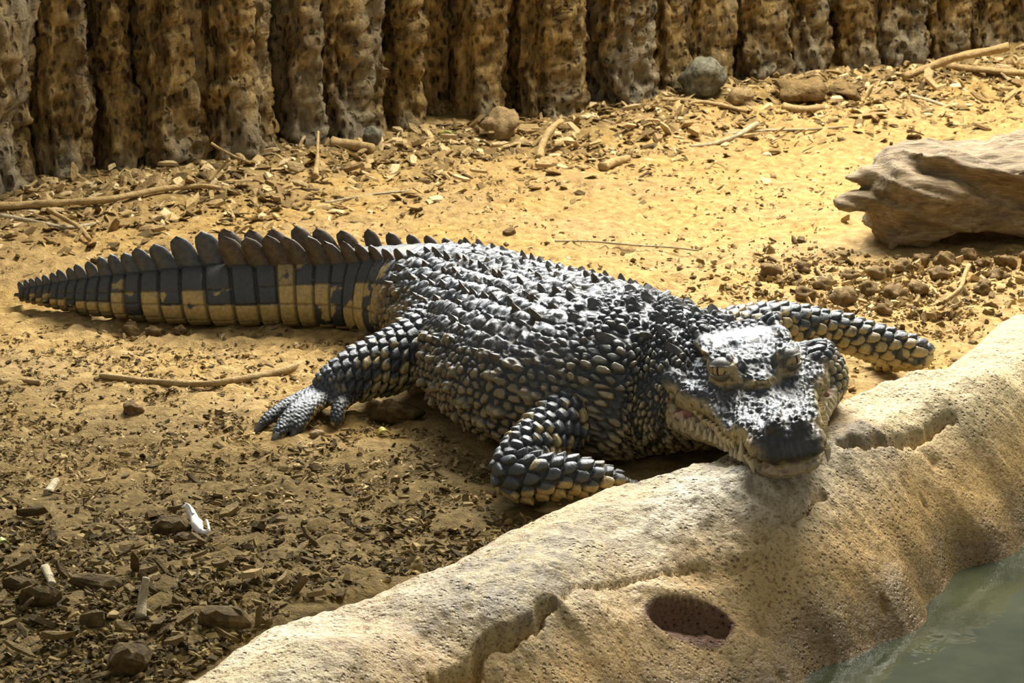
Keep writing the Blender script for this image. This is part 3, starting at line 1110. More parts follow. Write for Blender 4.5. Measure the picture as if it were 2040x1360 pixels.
def leg_scales(m, cu, cv, amp, seed, yelamt):
    s, a = S[m], A[m]
    nz = nor[m][:, 2]
    s = s + .10 * cu * fbm(s * 60, a * 60, None, 2, seed + 7)
    # overlapping scales in staggered rows, each rising to a free lower edge
    u, v = s / cu + .35 * a / cv, a / cv
    iu = np.floor(u)
    off = .5 * np.mod(iu, 2)
    fu = u - iu
    fvv = v + off
    iv = np.floor(fvv)
    fv = fvv - iv
    rnd = _h(iu, iv, iu * 0, seed)
    hw = .5 * (1 - np.clip((fu - .45) / .62, 0, 1) ** 2.4)
    side_e = sstep(0, .16, hw - np.abs(fv - .5))
    prof = sstep(0, .14, fu) * (.45 + .55 * fu) * sstep(1.0, .86, fu)
    crown = 1 - (np.abs(fv - .5) * 1.7) ** 2
    dome = side_e * prof
    d = amp * dome * (.7 + .5 * rnd) * (.55 + .6 * crown) - amp * .3
    yel = sstep(-.12, .16, fbm(s * 45, a * 45, None, 3, seed + 3) * .8 + (rnd - .5) * 1.0 + yelamt - .75 * nz)
    c = mix(SLATE * (.8 + .5 * rnd[:, None]), mix(YEL, CREAM, .4) * .8, yel[:, None])
    c = mix(DARK * .5, c, sstep(.04, .34, dome)[:, None])
    return d, c


for k, cu, cv, amp, ya in ((1, .0200, .0235, .0095, .02), (2, .022, .022, .006, 0), (3, .0215, .0285, .0115, .0), (4, .0220, .0275, .0080, .35), (5, .0075, .0105, .0026, -.35), (6, .009, .01, .002, 0)):
    m = limb == k
    if m.any():
        disp[m], colr[m] = leg_scales(m, cu, cv, amp, 400 + k * 11, ya)

# fine scales on the ankle and back of the hind foot
m = (limb == 1)
if m.any():
    dd_, cc_ = leg_scales(m, .0105, .0115, .0042, 480, -.3)
    wgt = sstep(.40, .46, S[m])
    disp[m] = mix(disp[m], dd_, wgt)
    colr[m] = mix(colr[m], cc_, wgt[:, None])

# ---- head relief
m = limb == 10
hx, hy, hz = HL[m].T
ay = np.abs(hy)
xs_u = [q[0] for q in UPPER]
wu = np.interp(hx, xs_u, [q[1] for q in UPPER])
mouth = np.interp(hx, [.02, .06, .10, .14, .18, .24, .29, .33, .355, .39, .425, .465], [.074, .066, .052, .050, .040, .043, .034, .034, .040, .036, .032, .034]) + .0035 * np.sin(hx * 230)
front = sstep(.045, .075, hx)
outer = sstep(.55, .8, ay / np.maximum(wu, .01)) + sstep(.43, .455, hx)
outer = np.clip(outer, 0, 1)
gap = np.exp(-((hz - mouth) / .0034) ** 2) * front * outer
wx = hx + .006 * fbm(hx * 60, hy * 60, None, 2, 521)
wy = hy + .006 * fbm(hx * 60, hy * 60, None, 2, 522)
f1, f2, cid = worley(wx / .0175, wy / .0095, .95, 501)
rug = sstep(.05, .6, f2 - f1) * (.35 + .65 * cid)
rdg = 1 - 2 * np.abs(fbm(hx * 30, hy * 75, None, 3, 523))
topm = sstep(.35, .75, nor[m] @ hz_)
d = (.0042 * rug + .0028 * rdg - .0030 + .0012 * fbm(hx * 90, hy * 90, hz * 90, 3, 503)) * topm * sstep(-.02, .08, hx)
sidebump = .0022 * fbm(hx * 70, hy * 40, hz * 90, 3, 504)
scal = .0038 * np.abs(np.sin(hx * 95)) * np.exp(-((hz - mouth - .012) / .010) ** 2) * front * outer + .003 * np.abs(np.sin(hx * 95 + 1.2)) * np.exp(-((hz - mouth + .010) / .008) ** 2) * front * outer
d = d + sidebump * (1 - topm) + scal - .0075 * gap
# nostrils, ear slit, brow
nost = np.exp(-(((hx - .431) / .0060) ** 2 + ((ay - .0135) / .0042) ** 2)) * (hz > .07)
d = d - .010 * nost
ear = np.exp(-((hz - .139 - .10 * (hx - .02)) / .0040) ** 2) * sstep(-.05, -.02, hx) * (1 - sstep(.085, .105, hx)) * (ay > .062)
d = d - .006 * ear
dim = np.exp(-(((hx - .055) / .028) ** 2 + ((ay - .030) / .016) ** 2)) * topm
d = d - .008 * dim
# jowl and nape beads
bm = sstep(.02, -.03, hx + .25 * (hz - .08))
bm = np.maximum(bm, sstep(.085, .10, hy) * sstep(.085, .05, hx))
b1, b2, bid = worley(hx / .018, (np.arctan2(hy, hz - .06) * .15) / .016, .45, 507, .5)
bead = sstep(.03, .45, b2 - b1)
d = mix(d, .0070 * bead - .002, bm)
fold = np.exp(-((hz - .088 + .35 * (hx - .05)) / .0035) ** 2) * sstep(.0, .02, hx) * (1 - sstep(.075, .095, hx)) * (ay > .09)
d = d - .006 * fold
disp[m] = d
TOP = np.array((.060, .066, .066))
side = np.array((.44, .335, .155))
jaw = np.array((.56, .46, .255))
spk = fbm(hx * 120, hy * 90, hz * 120, 4, 511)
c = mix(TOP * (.7 + .7 * rug[:, None]), side, (1 - sstep(.18, .80, nor[m] @ hz_ + .25 * fbm(hx * 22, hy * 22, hz * 22, 3, 513)))[:, None])
c = mix(c, jaw, (sstep(.010, -.012, hz - mouth) * front)[:, None])
c = mix(c, DARK, (.75 * sstep(.28, .75, spk) * (1 - .3 * topm))[:, None])
tipm = sstep(.380, .425, hx + .25 * (hz - .06)) * sstep(.026, .040, hz + .008 * fbm(hx * 60, hy * 60, None, 2, 517))
tipm = tipm * (.35 + .65 * sstep(.062, .036, ay))
c = mix(c, np.array((.020, .019, .017)) * (.6 + 1.6 * rug[:, None]), (tipm * .92)[:, None])
c = mix(c, np.array((.45, .27, .19)), (.4 * sstep(.40, .44, hx) * sstep(.034, .02, hz))[:, None])
c = mix(c, np.array((.050, .024, .014)), np.clip(gap * .9 + nost + ear * .8, 0, 1)[:, None])
pink = np.exp(-(((hx - .095) / .016) ** 2 + ((hz - .053) / .007) ** 2)) * (ay > .08)
c = mix(c, np.array((.62, .28, .22)), (pink * .8)[:, None])
c = mix(c, DARK * .8, (dim * .7)[:, None])
cbead = mix(DARK * .7, mix(SLATE * 1.2, CREAM * .8, sstep(.5, .15, nor[m] @ hz_)[:, None]), bead[:, None])
c = mix(c, cbead, bm[:, None])
colr[m] = c

co2 = co + nor * disp[:, None]
me2.vertices.foreach_set('co', co2.ravel())
me2.name = 'body'
me2.update()
me2.materials.clear()
me2.materials.append(M['skin'])
me2.polygons.foreach_set('use_smooth', np.full(len(me2.polygons), True))
croc = bpy.data.objects.new('crocodile', None)
COL.objects.link(croc)
croc.location = (0, 5.4, 0)
tag(croc, 'large crocodile sprawled on the soil with its chin on the rock ledge', 'crocodile')
CINV = Matrix.Translation((0, -5.4, 0))


def cpart(name, verts, faces, mat, smooth=True, label=None):
    v = np.asarray(verts, float) - np.array((0, 5.4, 0))
    o = mesh_obj(name, v, faces, mat, croc, smooth)
    if label:
        o['label'] = label
    return o


body = bpy.data.objects.new('body', me2)
COL.objects.link(body)
body.parent = croc
body.location = (0, -5.4, 0)
cattr(body, 'Col', colr)
body['label'] = 'scaly dark and yellow skin covering trunk, legs, tail and head'



# ---- trunk surface sampler: position, tangent, normal at (s, arc)
def trunk_point(s, a):
    i = np.clip(np.searchsorted(ts, s), 1, NTOR - 2)
    j = int(np.argmin(np.abs(tarc[i] - a)))
    j = min(max(j, 1), MTOR - 2)
    p = tg_[i, j]
    # linear refinement across
    a0, a1 = tarc[i, j - 1], tarc[i, j + 1]
    w = (a - a0) / (a1 - a0)
    p = tg_[i, j - 1] * (1 - w) + tg_[i, j + 1] * w if abs(a1 - a0) > 1e-6 else p
    p = p + (s - ts[i]) * ttg[i]
    tv = tg_[i + 1, j] - tg_[i - 1, j]
    tv /= np.linalg.norm(tv)
    av = tg_[i, j + 1] - tg_[i, j - 1]
    av /= np.linalg.norm(av)
    nn = np.cross(tv, av)
    nn /= np.linalg.norm(nn)
    c0 = tc[i]
    if np.dot(nn, p - c0) < 0:
        nn = -nn
    return p, tv, np.cross(nn, tv), nn


def keel_mesh(L, W, Hh, lean, jag=0.0):
    """ridge scute in local frame: x towards the tail tip, y across, z out"""
    rows = []
    xs = np.linspace(-.5, .5, 7)
    v, f = [], []
    for x in xs:
        w = W * .5 * math.sqrt(max(.05, 1 - (2 * x * .97) ** 2))
        h = Hh * max(0.02, (1 - abs((x - .12) / .62) ** 1.6))
        v += [(x * L, -w, -.006), (x * L, -w * .55, h * .28), (x * L + lean * h, 0, h), (x * L, w * .55, h * .28), (x * L, w, -.006)]
    for i in range(6):
        for j in range(4):
            a = i * 5 + j
            f.append((a, a + 1, a + 6, a + 5))
    f.append((0, 1, 2, 3, 4)[::-1])
    f.append(tuple(30 + k for k in range(5)))
    v = np.array(v)
    v[:, 1] += jag * np.sin(v[:, 0] * 160)
    return v, f


def fin_mesh(L, Hh, lean, th):
    """tall rounded crest scute: x towards the tail tip, z up"""
    pr = []
    n = 9
    left, right = [], []
    for k in range(n):
        t = k / (n - 1)
        z = t
        wl = .5 * (1 - .18 * t) * math.sqrt(max(0.0, 1 - max(0, (t - .55) / .45) ** 2.2))
        cx = lean * t ** 1.15
        left.append((cx + wl, z))
        right.append((cx - wl * (1.0), z))
    v, f = [], []
    for k in range(n):
        t = k / (n - 1)
        w = th * (1 - .62 * t)
        (xa, z), (xb, _) = left[k], right[k]
        zz = -.012 + (Hh + .012) * z
        xm = (xa + xb) / 2
        v += [(xb * L, -w * .25, zz), (xm * L, -w * .5, zz), (xa * L, -w * .2, zz), (xa * L, w * .2, zz), (xm * L, w * .5, zz), (xb * L, w * .25, zz)]
    for k in range(n - 1):
        for j in range(6):
            a, b = k * 6 + j, k * 6 + (j + 1) % 6
            f.append((a, b, b + 6, a + 6))
    f.append(tuple((n - 1) * 6 + j for j in range(6)))
    return np.array(v), f


def place(v, p, tv, av, nn):
    return p[None] + v[:, :1] * tv[None] + v[:, 1:2] * av[None] + v[:, 2:3] * nn[None]


# tail crest: single row at the tip, two rows towards the hips
n_r = len(RING_S)
for k in range(0, n_r - 1):
    sm = (RING_S[k] + RING_S[k + 1]) / 2
    per = RING_S[k + 1] - RING_S[k]
    px = (RING_PX[k] + RING_PX[k + 1]) / 2
    dbl = sstep(440, 520, px)
    hgt = float(np.interp(px, [40, 100, 200, 300, 430, 520, 600, 660, 720, 790, 870], [.016, .026, .040, .058, .078, .070, .068, .060, .050, .034, .022]))
    if px < 470:
        rowsA = [0.0]
    else:
        ao = float(np.interp(px, [470, 560, 700, 866], [.014, .032, .052, .074]))
        rowsA = [-ao, ao]
    for a in rowsA:
        p, tv, av, nn = trunk_point(sm, a)
        up = np.array((0, 0, 1.0))
        out = nn * .25 + up * .75 if a else up
        out /= np.linalg.norm(out)
        tv2 = -tv
        av2 = np.cross(out, tv2)
        av2 /= np.linalg.norm(av2)
        L = per * 1.12 if px < 720 else per * .9
        v, f = fin_mesh(L, hgt * random.uniform(.92, 1.08), random.uniform(.50, .75), .015 if px > 200 else .009)
        mat = M['scute_slate'] if px < 470 else M['scute_brown']
        cpart('crest_scute', place(v, p - out * .002, tv2, av2, out), f, mat)

# back keels: rows from the hips to the shoulders, then rows of blunt studs on the near flank
s_a, s_b = S_TAIL + .01, S_END - .40
for i, s in enumerate(np.arange(s_a, s_b, .040)):
    for j in range(-7, 5):
        half = float(np.interp(s, ts, -tarc[:, 0]))
        a = (j + .5) * .040 if j < 0 else j * .040 + .02
        vf = abs(a) / half
        if vf > .62 or (vf > .40 and a > 0):
            continue
        strong = j in (-4, -2, 1, 3)
        if random.random() < (.12 if strong else .45):
            continue
        p, tv, av, nn = trunk_point(s + random.uniform(-.009, .009), a + random.uniform(-.007, .007))
        if vf < .40:
            h = random.uniform(.008, .013) * (1.5 if strong else .9)
            v, f = keel_mesh(random.uniform(.024, .036), random.uniform(.014, .022), h, .45, .0012)
        else:
            v, f = keel_mesh(random.uniform(.020, .030), random.uniform(.018, .026), random.uniform(.008, .013), .25, .001)
        out = nn * .7 + np.array((0, 0, .3))
        cpart('scute', place(v, p + nn * .001, -tv, np.cross(nn, -tv), out), f, M['scute'] if random.random() < .6 else M['scute_brown'], False)

# neck plates: cluster behind the skull
for s, aa in ((S_END - .36, (-.12, -.06, .06, .12)), (S_END - .30, (-.15, -.03, .03, .11)), (S_END - .245, (-.115, -.05, .05, .10)), (S_END - .205, (-.085, -.03, .03, .085)), (S_END - .15, (-.11, -.05, .05, .11))):
    for a in aa:
        p, tv, av, nn = trunk_point(s, a)
        v, f = keel_mesh(random.uniform(.034, .044), .030, random.uniform(.011, .017), .3, .0012)
        cpart('neck_scute', place(v, p + nn * .001, -tv, np.cross(nn, -tv), nn), f, M['scute'], False)

# ---- eyes and lids
for sgn in (-1, 1):
    ec = np.array((.147, sgn * .0575, .135))
    gz = np.array((.80, sgn * .58, .12))
    gz /= np.linalg.norm(gz)
    ew, gw = hw_(ec), HM @ gz
    upw = hz_ - gw * np.dot(hz_, gw)
    upw /= np.linalg.norm(upw)
    sdw = np.cross(upw, gw)
    R = .0175
    th = np.linspace(0, np.pi, 17)
    ph = np.linspace(0, 2 * np.pi, 24, endpoint=False)
    T, F = np.meshgrid(th, ph, indexing='ij')
    g = np.stack([np.cos(T) * R, np.sin(T) * np.cos(F) * R, np.sin(T) * np.sin(F) * R], -1)
    eye = mesh_obj('eye', g.reshape(-1, 3), grid_faces(17, 24, True), M['eye'], croc)
    Mt = Matrix(((gw[0], sdw[0], upw[0], ew[0]), (gw[1], sdw[1], upw[1], ew[1]), (gw[2], sdw[2], upw[2], ew[2]), (0, 0, 0, 1)))
    eye.matrix_local = CINV @ Mt
    eye['label'] = 'amber eye with a black slit pupil'
    for lo, hi, nm in ((22, 95, 'upper_eyelid'), (-95, -24, 'lower_eyelid')):
        el = np.radians(np.linspace(lo, hi, 10))
        az = np.radians(np.linspace(-105, 105, 25))
        E_, Z_ = np.meshgrid(el, az, indexing='ij')
        # the lid rim is drawn down to the corners
        E2 = E_ * (1 - .55 * (np.abs(Z_) / np.radians(105)) ** 2 * (np.abs(E_) < np.radians(60)))
        out = []
        for rr in (R + .0048, R + .0006):
            out.append(np.stack([rr * np.cos(E2) * np.cos(Z_), rr * np.cos(E2) * np.sin(Z_), rr * np.sin(E2)], -1).reshape(-1, 3))
        v = np.vstack(out)
        w = ew[None] + v[:, :1] * gw + v[:, 1:2] * sdw + v[:, 2:3] * upw
        ff = [tuple(q) for q in grid_faces(10, 25)] + [tuple(q + 250) for q in grid_faces(10, 25)[:, ::-1]]
        rim = 0 if nm == 'upper_eyelid' else 9 * 25
        ff += [(rim + i, rim + i + 1, 250 + rim + i + 1, 250 + rim + i) for i in range(24)]
        lid_o = cpart(nm, w, ff, M['skin'])
        lid_o.parent = eye
        lid_o.matrix_parent_inverse = (CINV @ Mt).inverted()
        cattr(lid_o, 'Col', np.tile(np.array((.13, .115, .085) if nm == 'upper_eyelid' else (.20, .165, .10)), (len(w), 1)))

# ---- teeth
xs_m = [q[0] for q in MAND]


def tooth(x, sgn, z0, length, r, upw):
    w = np.interp(x, xs_m, [q[1] for q in MAND]) if upw else np.interp(x, xs_u, [q[1] for q in UPPER])
    y = sgn * (w + (.0045 if x < .37 else .0015))
    b = np.array((x, y, z0))
    d = np.array((.06, sgn * (.08 if upw else .04), 1.0 if upw else -1.0))
    d /= np.linalg.norm(d)
    n, m = 6, 8
    v, f = [], []
    e1 = np.cross(d, (1, 0, 0))
    e1 /= np.linalg.norm(e1)
    e2 = np.cross(d, e1)
    for k in range(n):
        t = k / (n - 1)
        rr = r * (1 - t ** 1.7) + .0003
        c = b + d * (length * t - .004) + np.array((-.002 * t * t, -sgn * .003 * t * t, 0))
        for j in range(m):
            an = 2 * np.pi * j / m
            v.append(c + e1 * rr * math.cos(an) + e2 * rr * math.sin(an))
    f = [tuple(q) for q in grid_faces(n, m, True)] + [tuple(range((n - 1) * m, n * m))]
    cpart('tooth', hw_(np.array(v)), f, M['tooth'])


for sgn in (-1, 1):
    for x, ln, r in ((.357, .030, .0062), (.335, .016, .0042), (.315, .018, .0045), (.295, .020, .005), (.272, .022, .0055), (.250, .022, .0055), (.228, .016, .005), (.205, .014, .0048), (.183, .015, .005), (.162, .015, .005), (.142, .013, .0045), (.122, .011, .004)):
        z = float(np.interp(x, [.02, .06, .10, .14, .18, .24, .29, .33, .355, .39, .425, .465], [.074, .066, .052, .050, .040, .043, .034, .034, .040, .036, .032, .034]))
        tooth(x, sgn, z - .012, ln * 1.2, r * 1.1, True)
        if x < .34:
            tooth(x - .010, sgn, z + .012, ln * 1.05, r * 1.05, False)
    for x, ln, r in ((.424, .026, .0054), (.404, .019, .0048), (.383, .014, .0042)):
        tooth(x, sgn, .036, ln, r, False)

# ---- claws of the near hind foot
for near, e, r in TOES[:3]:
    d = e - near
    d /= np.linalg.norm(d)
    rows = [(*(e - d * .010 + np.array((0, 0, .001))), r * .62), (*(e + d * .008 + np.array((0, 0, .000))), r * .45), (*(e + d * .022 + np.array((0, 0, -.005))), .0012)]
    v, f = tube_mesh(rows, 8)
    cpart('claw', v, f, M['claw'])

# ================================================================== DRIFTWOOD LOG
def log_obj():
    # stations along the log: x, centre y, bottom, top, half depth
    st = [(.842, 6.62, .045, .150, .03), (.875, 6.62, .010, .185, .085), (.93, 6.63, -.015, .222, .120), (1.00, 6.65, -.012, .225, .140), (1.10, 6.68, -.008, .212, .150), (1.25, 6.72, -.02, .225, .16),
          (1.5, 6.80, -.02, .24, .17), (1.9, 6.91, -.02, .23, .16), (2.1, 6.96, .02, .18, .12)]
    a = np.array([(q[0], q[1], 0, q[2], q[3], q[4]) for q in st])
    a, s = cr(a, 120)
    n, m = 120, 72
    th = np.linspace(0, 2 * np.pi, m, endpoint=False)
    mid = (a[:, 3] + a[:, 4]) / 2
    hh = (a[:, 4] - a[:, 3]) / 2
    ct, st_ = np.cos(th)[None], np.sin(th)[None]
    e = .75
    Yp = a[:, 1][:, None] + a[:, 5][:, None] * np.sign(ct) * np.abs(ct) ** e
    Zp = mid[:, None] + hh[:, None] * np.sign(st_) * np.abs(st_) ** e
    Xp = a[:, 0][:, None] + 0 * Yp
    # carved grooves running down to the right, hollow underside
    dy = -.050 * np.exp(-((Zp - (.185 - .36 * (Xp - 1.0))) / .022) ** 2) * (ct < 0)
    dy = dy + .036 * np.exp(-((Zp - (.225 - .24 * (Xp - 1.0))) / .022) ** 2) * (ct < 0)
    r = .016 * fbm(Xp * 6, Yp * 16, Zp * 16, 4, 601) + .006 * fbm(Xp * 12, Yp * 60, Zp * 60, 3, 602)
    Yp = Yp - dy * .8 + r * ct
    Zp = Zp + r * st_
    under = sstep(.96, 1.08, Xp) * (st_ < -.2) * .045 * sstep(.1, .9, -st_) * (1 - sstep(1.6, 1.8, Xp))
    Zp = Zp + under
    v = np.stack([Xp, Yp, Zp], -1).reshape(-1, 3)
    f = grid_faces(n, m, True)
    tris = np.vstack([f[:, :3], f[:, [0, 2, 3]]])
    c0, c1 = v[:m].mean(0), v[-m:].mean(0)
    k = np.arange(m)
    allv = [np.vstack([v, c0[None], c1[None]])]
    allf = [np.vstack([tris, np.stack([np.full(m, n * m), (k + 1) % m, k], 1), np.stack([np.full(m, n * m + 1), (n - 1) * m + k, (n - 1) * m + (k + 1) % m], 1)])]
    offs = len(allv[0])
    for rows in ([(.762, 6.53, .110, .018), (.79, 6.54, .110, .026), (.85, 6.57, .108, .032), (.92, 6.61, .10, .045)],
                 [(.792, 6.58, .160, .006), (.825, 6.59, .160, .018), (.88, 6.61, .160, .034), (.95, 6.63, .15, .045)],
                 [(.89, 6.545, .015, .020), (.97, 6.535, .040, .022), (1.10, 6.545, .058, .022), (1.25, 6.58, .035, .020)]):
        tv, tf = tube_mesh(rows, 16, .25, 3)
        tv = np.array(tv)
        for q in tf:
            pass
        ft = []
        for q in tf:
            ft.append(q[:3])
            if len(q) == 4:
                ft.append((q[0], q[2], q[3]))
        allv.append(tv)
        allf.append(np.array(ft) + offs)
        offs += len(tv)
    o = mesh_obj('t', np.vstack(allv), np.vstack(allf), M['drift'])
    md = o.modifiers.new('r', 'REMESH')
    md.mode = 'VOXEL'
    md.voxel_size = .008
    sm = o.modifiers.new('s', 'SMOOTH')
    sm.factor, sm.iterations = .5, 3
    me = evaluated(o)
    bpy.data.objects.remove(o)
    nvv = len(me.vertices)
    co = np.empty(nvv * 3)
    me.vertices.foreach_get('co', co)
    co = co.reshape(-1, 3)
    no = np.empty(nvv * 3)
    me.vertices.foreach_get('normal', no)
    no = no.reshape(-1, 3)
    base = np.array((1.3, 6.75, 0))
    q = co
    g = q[:, 2] + .30 * (q[:, 0] - 1.0)
    co = co + no * (.006 * fbm(q[:, 0] * 6, q[:, 1] * 10, g * 70, 4, 611) + .003 * fbm(q[:, 0] * 30, q[:, 1] * 60, g * 120, 3, 612))[:, None] - base
    me.vertices.foreach_set('co', co.ravel())
    me.update()
    me.polygons.foreach_set('use_smooth', np.full(len(me.polygons), True))
    me.name = 'driftwood_log'
    o = bpy.data.objects.new('driftwood_log', me)
    COL.objects.link(o)
    o.location = base
    tag(o, 'big weathered driftwood log with a split broken end, grooved and hollowed underneath', 'log')
    return o


log_obj()


# ================================================================== STICKS, STONES, BONES
def soil_at(x, y):
    return float(soil_z(np.array([x]), np.array([y]))[0])


def stick(name, pxs, r0, r1, label, cat='stick', mat='stick', lift=None, grp=None):
    """pxs: pixels along the stick; lift = height of each point above the soil"""
    rows = []
    for i, (px, py) in enumerate(pxs):
        t = i / (len(pxs) - 1)
        r = r0 + (r1 - r0) * t
        h = (lift[i] if lift else 0.0) + r * .8
        p = P(px, py, h)
        z = h
        for _ in range(3):
            z = soil_at(p[0], p[1]) + h
            p = P(px, py, z)
        rows.append((*p, r))
    base = np.array(rows[0][:3])
    rows = [(q[0] - base[0], q[1] - base[1], q[2] - base[2], q[3]) for q in rows]
    v, f = tube_mesh(rows, 9, .25, len(pxs))
    o = mesh_obj(name, v, f, M[mat])
    o.location = base
    return tag(o, label, cat, grp)


stick('stick', [(-40, 412), (60, 407), (180, 400), (240, 393), (330, 375), (400, 370), (440, 375)], .010, .006, 'long pale curved stick lying along the foot of the column wall', lift=[.004, .006, .008, .010, .010, .008, .004])
stick('stick', [(200, 748), (260, 755), (340, 763), (420, 764), (500, 752), (560, 740), (600, 727)], .0055, .0085, 'long dark curved stick on the soil beside the hind foot', mat='stick')
stick('twig', [(1105, 480), (1180, 481), (1260, 488), (1340, 493), (1392, 499)], .0028, .0022, 'thin straight twig on bright soil behind the crocodile back', 'twig', 'twig_grey', [.007] * 5)
stick('stick', [(1074, 316), (1078, 296), (1090, 268), (1102, 253), (1118, 242)], .012, .009, 'short bent stick standing up out of the chips by the wall', mat='stick', lift=[0, .02, .045, .055, .06])
stick('stick', [(1375, 292), (1420, 286), (1465, 272), (1490, 258), (1508, 247)], .0055, .0085, 'smooth curved stick on the chips, thicker at its raised end', mat='twig_grey', lift=[0, 0, .008, .015, .02])
stick('stick', [(1318, 198), (1370, 200), (1430, 208), (1488, 222)], .007, .006, 'slim stick lying over chips below the grey stone', mat='stick')
stick('branch', [(1800, 152), (1850, 134), (1900, 116), (1960, 104), (2010, 92)], .012, .014, 'thick bare branch propped against the column wall', 'branch', 'stick', [0.0, .02, .05, .07, .09])
stick('branch', [(1868, 128), (1915, 134), (1965, 140), (2050, 147)], .012, .010, 'bare branch lying low beside the propped branch', 'branch', 'stick')
stick('stick', [(1850, 612), (1885, 596), (1912, 575), (1922, 550), (1930, 528)], .0045, .0055, 'thin upcurved stick among clods in front of the log', mat='stick', lift=[0, 0, .01, .018, .025])
stick('twig', [(648, 404), (700, 394), (760, 385), (832, 379)], .003, .003, 'thin pale twig on chips in the open soil', 'twig', 'twig_grey')
stick('stick', [(628, 352), (630, 335), (632, 315), (634, 262)], .010, .003, 'pale split stick standing upright at the wall foot', mat='stick', lift=[0, .012, .03, .07])
stick('stick', [(660, 283), (695, 288), (742, 297)], .017, .015, 'stout pale broken stick end against the wall foot', mat='stick')
stick('stick', [(1200, 332), (1225, 322), (1250, 314)], .014, .010, 'short stout pale stick on open soil', mat='stick')
stick('twig', [(415, 360), (435, 340), (458, 316)], .004, .005, 'twig leaning up beside the long curved stick', 'twig', 'stick', [0, .02, .05])
stick('twig', [(420, 285), (460, 308), (500, 325)], .004, .003, 'dark twig slanting in the shade of the wide column', 'twig', 'stick', [.07, .04, .015])
stick('stick', [(0, 430), (60, 440), (130, 453), (190, 446)], .007, .005, 'grey stick half buried in chips at the wall foot', mat='twig_grey')
stick('stick', [(95, 417), (130, 436), (160, 455), (178, 478)], .006, .006, 'smooth pale stick pointing away from the wall over chips', mat='stick', lift=[.014, .018, .016, .004])
stick('twig', [(1440, 268), (1520, 260), (1610, 258), (1690, 252)], .0045, .003, 'long straight pale twig across the bright chips', 'twig', 'twig_grey', [.006] * 4)
stick('stick', [(1560, 212), (1600, 218), (1640, 214)], .013, .011, 'stout yellow stick on the bright chips', mat='stick')
stick('stick', [(0, 760), (40, 758), (80, 762)], .007, .006, 'dark flat stick end on soil across from the hind foot', mat='stick')
stick('stick', [(280, 1230), (285, 1190), (292, 1150)], .008, .006, 'short grey stick standing up in the dark mulch', mat='twig_grey', lift=[0, .02, .05])
stick('stick', [(90, 1130), (98, 1150), (104, 1165)], .007, .006, 'small pale stick piece in the dark mulch', mat='twig_grey')
stick('stick', [(95, 982), (103, 970), (112, 958)], .008, .007, 'short pale stick stub on the shaded soil', mat='twig_grey')
stick('stick', [(1815, 190), (1850, 200), (1885, 212)], .006, .006, 'grey stick in the chips near the propped branch', mat='twig_grey')


def stone_mesh(seed, sx, sy, sz, rough=.28):
    n, m = 14, 20
    T, F = np.meshgrid(np.linspace(0, np.pi, n), np.linspace(0, 2 * np.pi, m, endpoint=False), indexing='ij')
    x, y, z = np.sin(T) * np.cos(F), np.sin(T) * np.sin(F), np.cos(T)
    r = 1 + rough * fbm(x * 1.3 + seed * 5.3, y * 1.3, z * 1.3, 3, seed)
    q, _, _ = worley(x * 1.4 + seed, y * 1.4 + z * 1.7, .9, seed)
    r = r * (.86 + .22 * q)
    v = np.stack([x * r * sx, y * r * sy, z * r * sz], -1).reshape(-1, 3)
    return v, grid_faces(n, m, True)


def stone(name, px, py, w, h, label, mat='stone', cat='stone', seed=1, depth=None, grp=None, lift=.0, rough=.28):
    """px,py: middle of the foot of the stone in the photograph; w,h metres"""
    p = P(px, py, 0)
    for _ in range(3):
        p = P(px, py, soil_at(p[0], p[1]))
    d = depth or w
    v, f = stone_mesh(seed, w / 2, d / 2, h / 2, rough)
    v[:, 2] += h * .36
    o = mesh_obj(name, v, f, M[mat])
    o.location = (p[0], p[1] + d * .3, soil_at(p[0], p[1] + d * .3) + lift)
    return tag(o, label, cat, grp)


stone('stone', 1000, 276, .12, .095, 'large rounded tan stone against the column wall', seed=3, rough=.4)
stone('stone', 742, 290, .055, .06, 'small rough knob of stone at the foot of the narrow pale column', seed=5, mat='stone_grey')
stone('stone', 1405, 196, .15, .13, 'broad blue grey boulder at the foot of the columns', seed=8, mat='stone_grey', rough=.32)
stone('stone', 1480, 210, .085, .05, 'low yellow stone beside the blue grey boulder', seed=9, rough=.55)
stone('stone', 1595, 205, .13, .060, 'rusty mound shaped stone banked on the wall foot', seed=11, rough=.7, mat='clod')
stone('stone', 1690, 195, .10, .045, 'flat tan stone next to the rusty mound', seed=12, rough=.7, mat='clod')
stone('stone', 262, 830, .034, .030, 'rusty brown clod beside the ashy grey patch', seed=14, cat='clod', mat='clod', rough=.5)
stone('stone', 790, 848, .085, .050, 'flat grey brown stone under the hind leg', seed=15, mat='bark', depth=.05, rough=.5)
stone('stone', 728, 692, .042, .036, 'round soil coloured clod below the base of the tail', seed=16, cat='clod', mat='clod', rough=.5)
stone('stone', 258, 668, .040, .030, 'tan clod below the dark tail', seed=17, cat='clod', mat='clod', rough=.5)
stone('stone', 304, 672, .040, .024, 'low lumpy clod below the tail', seed=18, cat='clod', mat='clod', rough=.5)
stone('stone', 356, 670, .034, .024, 'dark clod below the tail', seed=19, cat='clod', mat='clod', rough=.5)
stone('stone', 1535, 552, .052, .036, 'dark angular clod on soil behind the neck', seed=20, cat='clod', mat='clod', rough=.5)
stone('stone', 1685, 612, .055, .050, 'round soil clod beyond the far foreleg', seed=21, cat='clod', mat='clod', rough=.5)
stone('stone', 1018, 470, .032, .020, 'small dark clod on bright soil behind the back', seed=22, cat='clod', mat='clod', rough=.5)
stone('stone', 632, 876, .03, .018, 'flat angular pebble beside the inner toe', seed=23, cat='pebble')


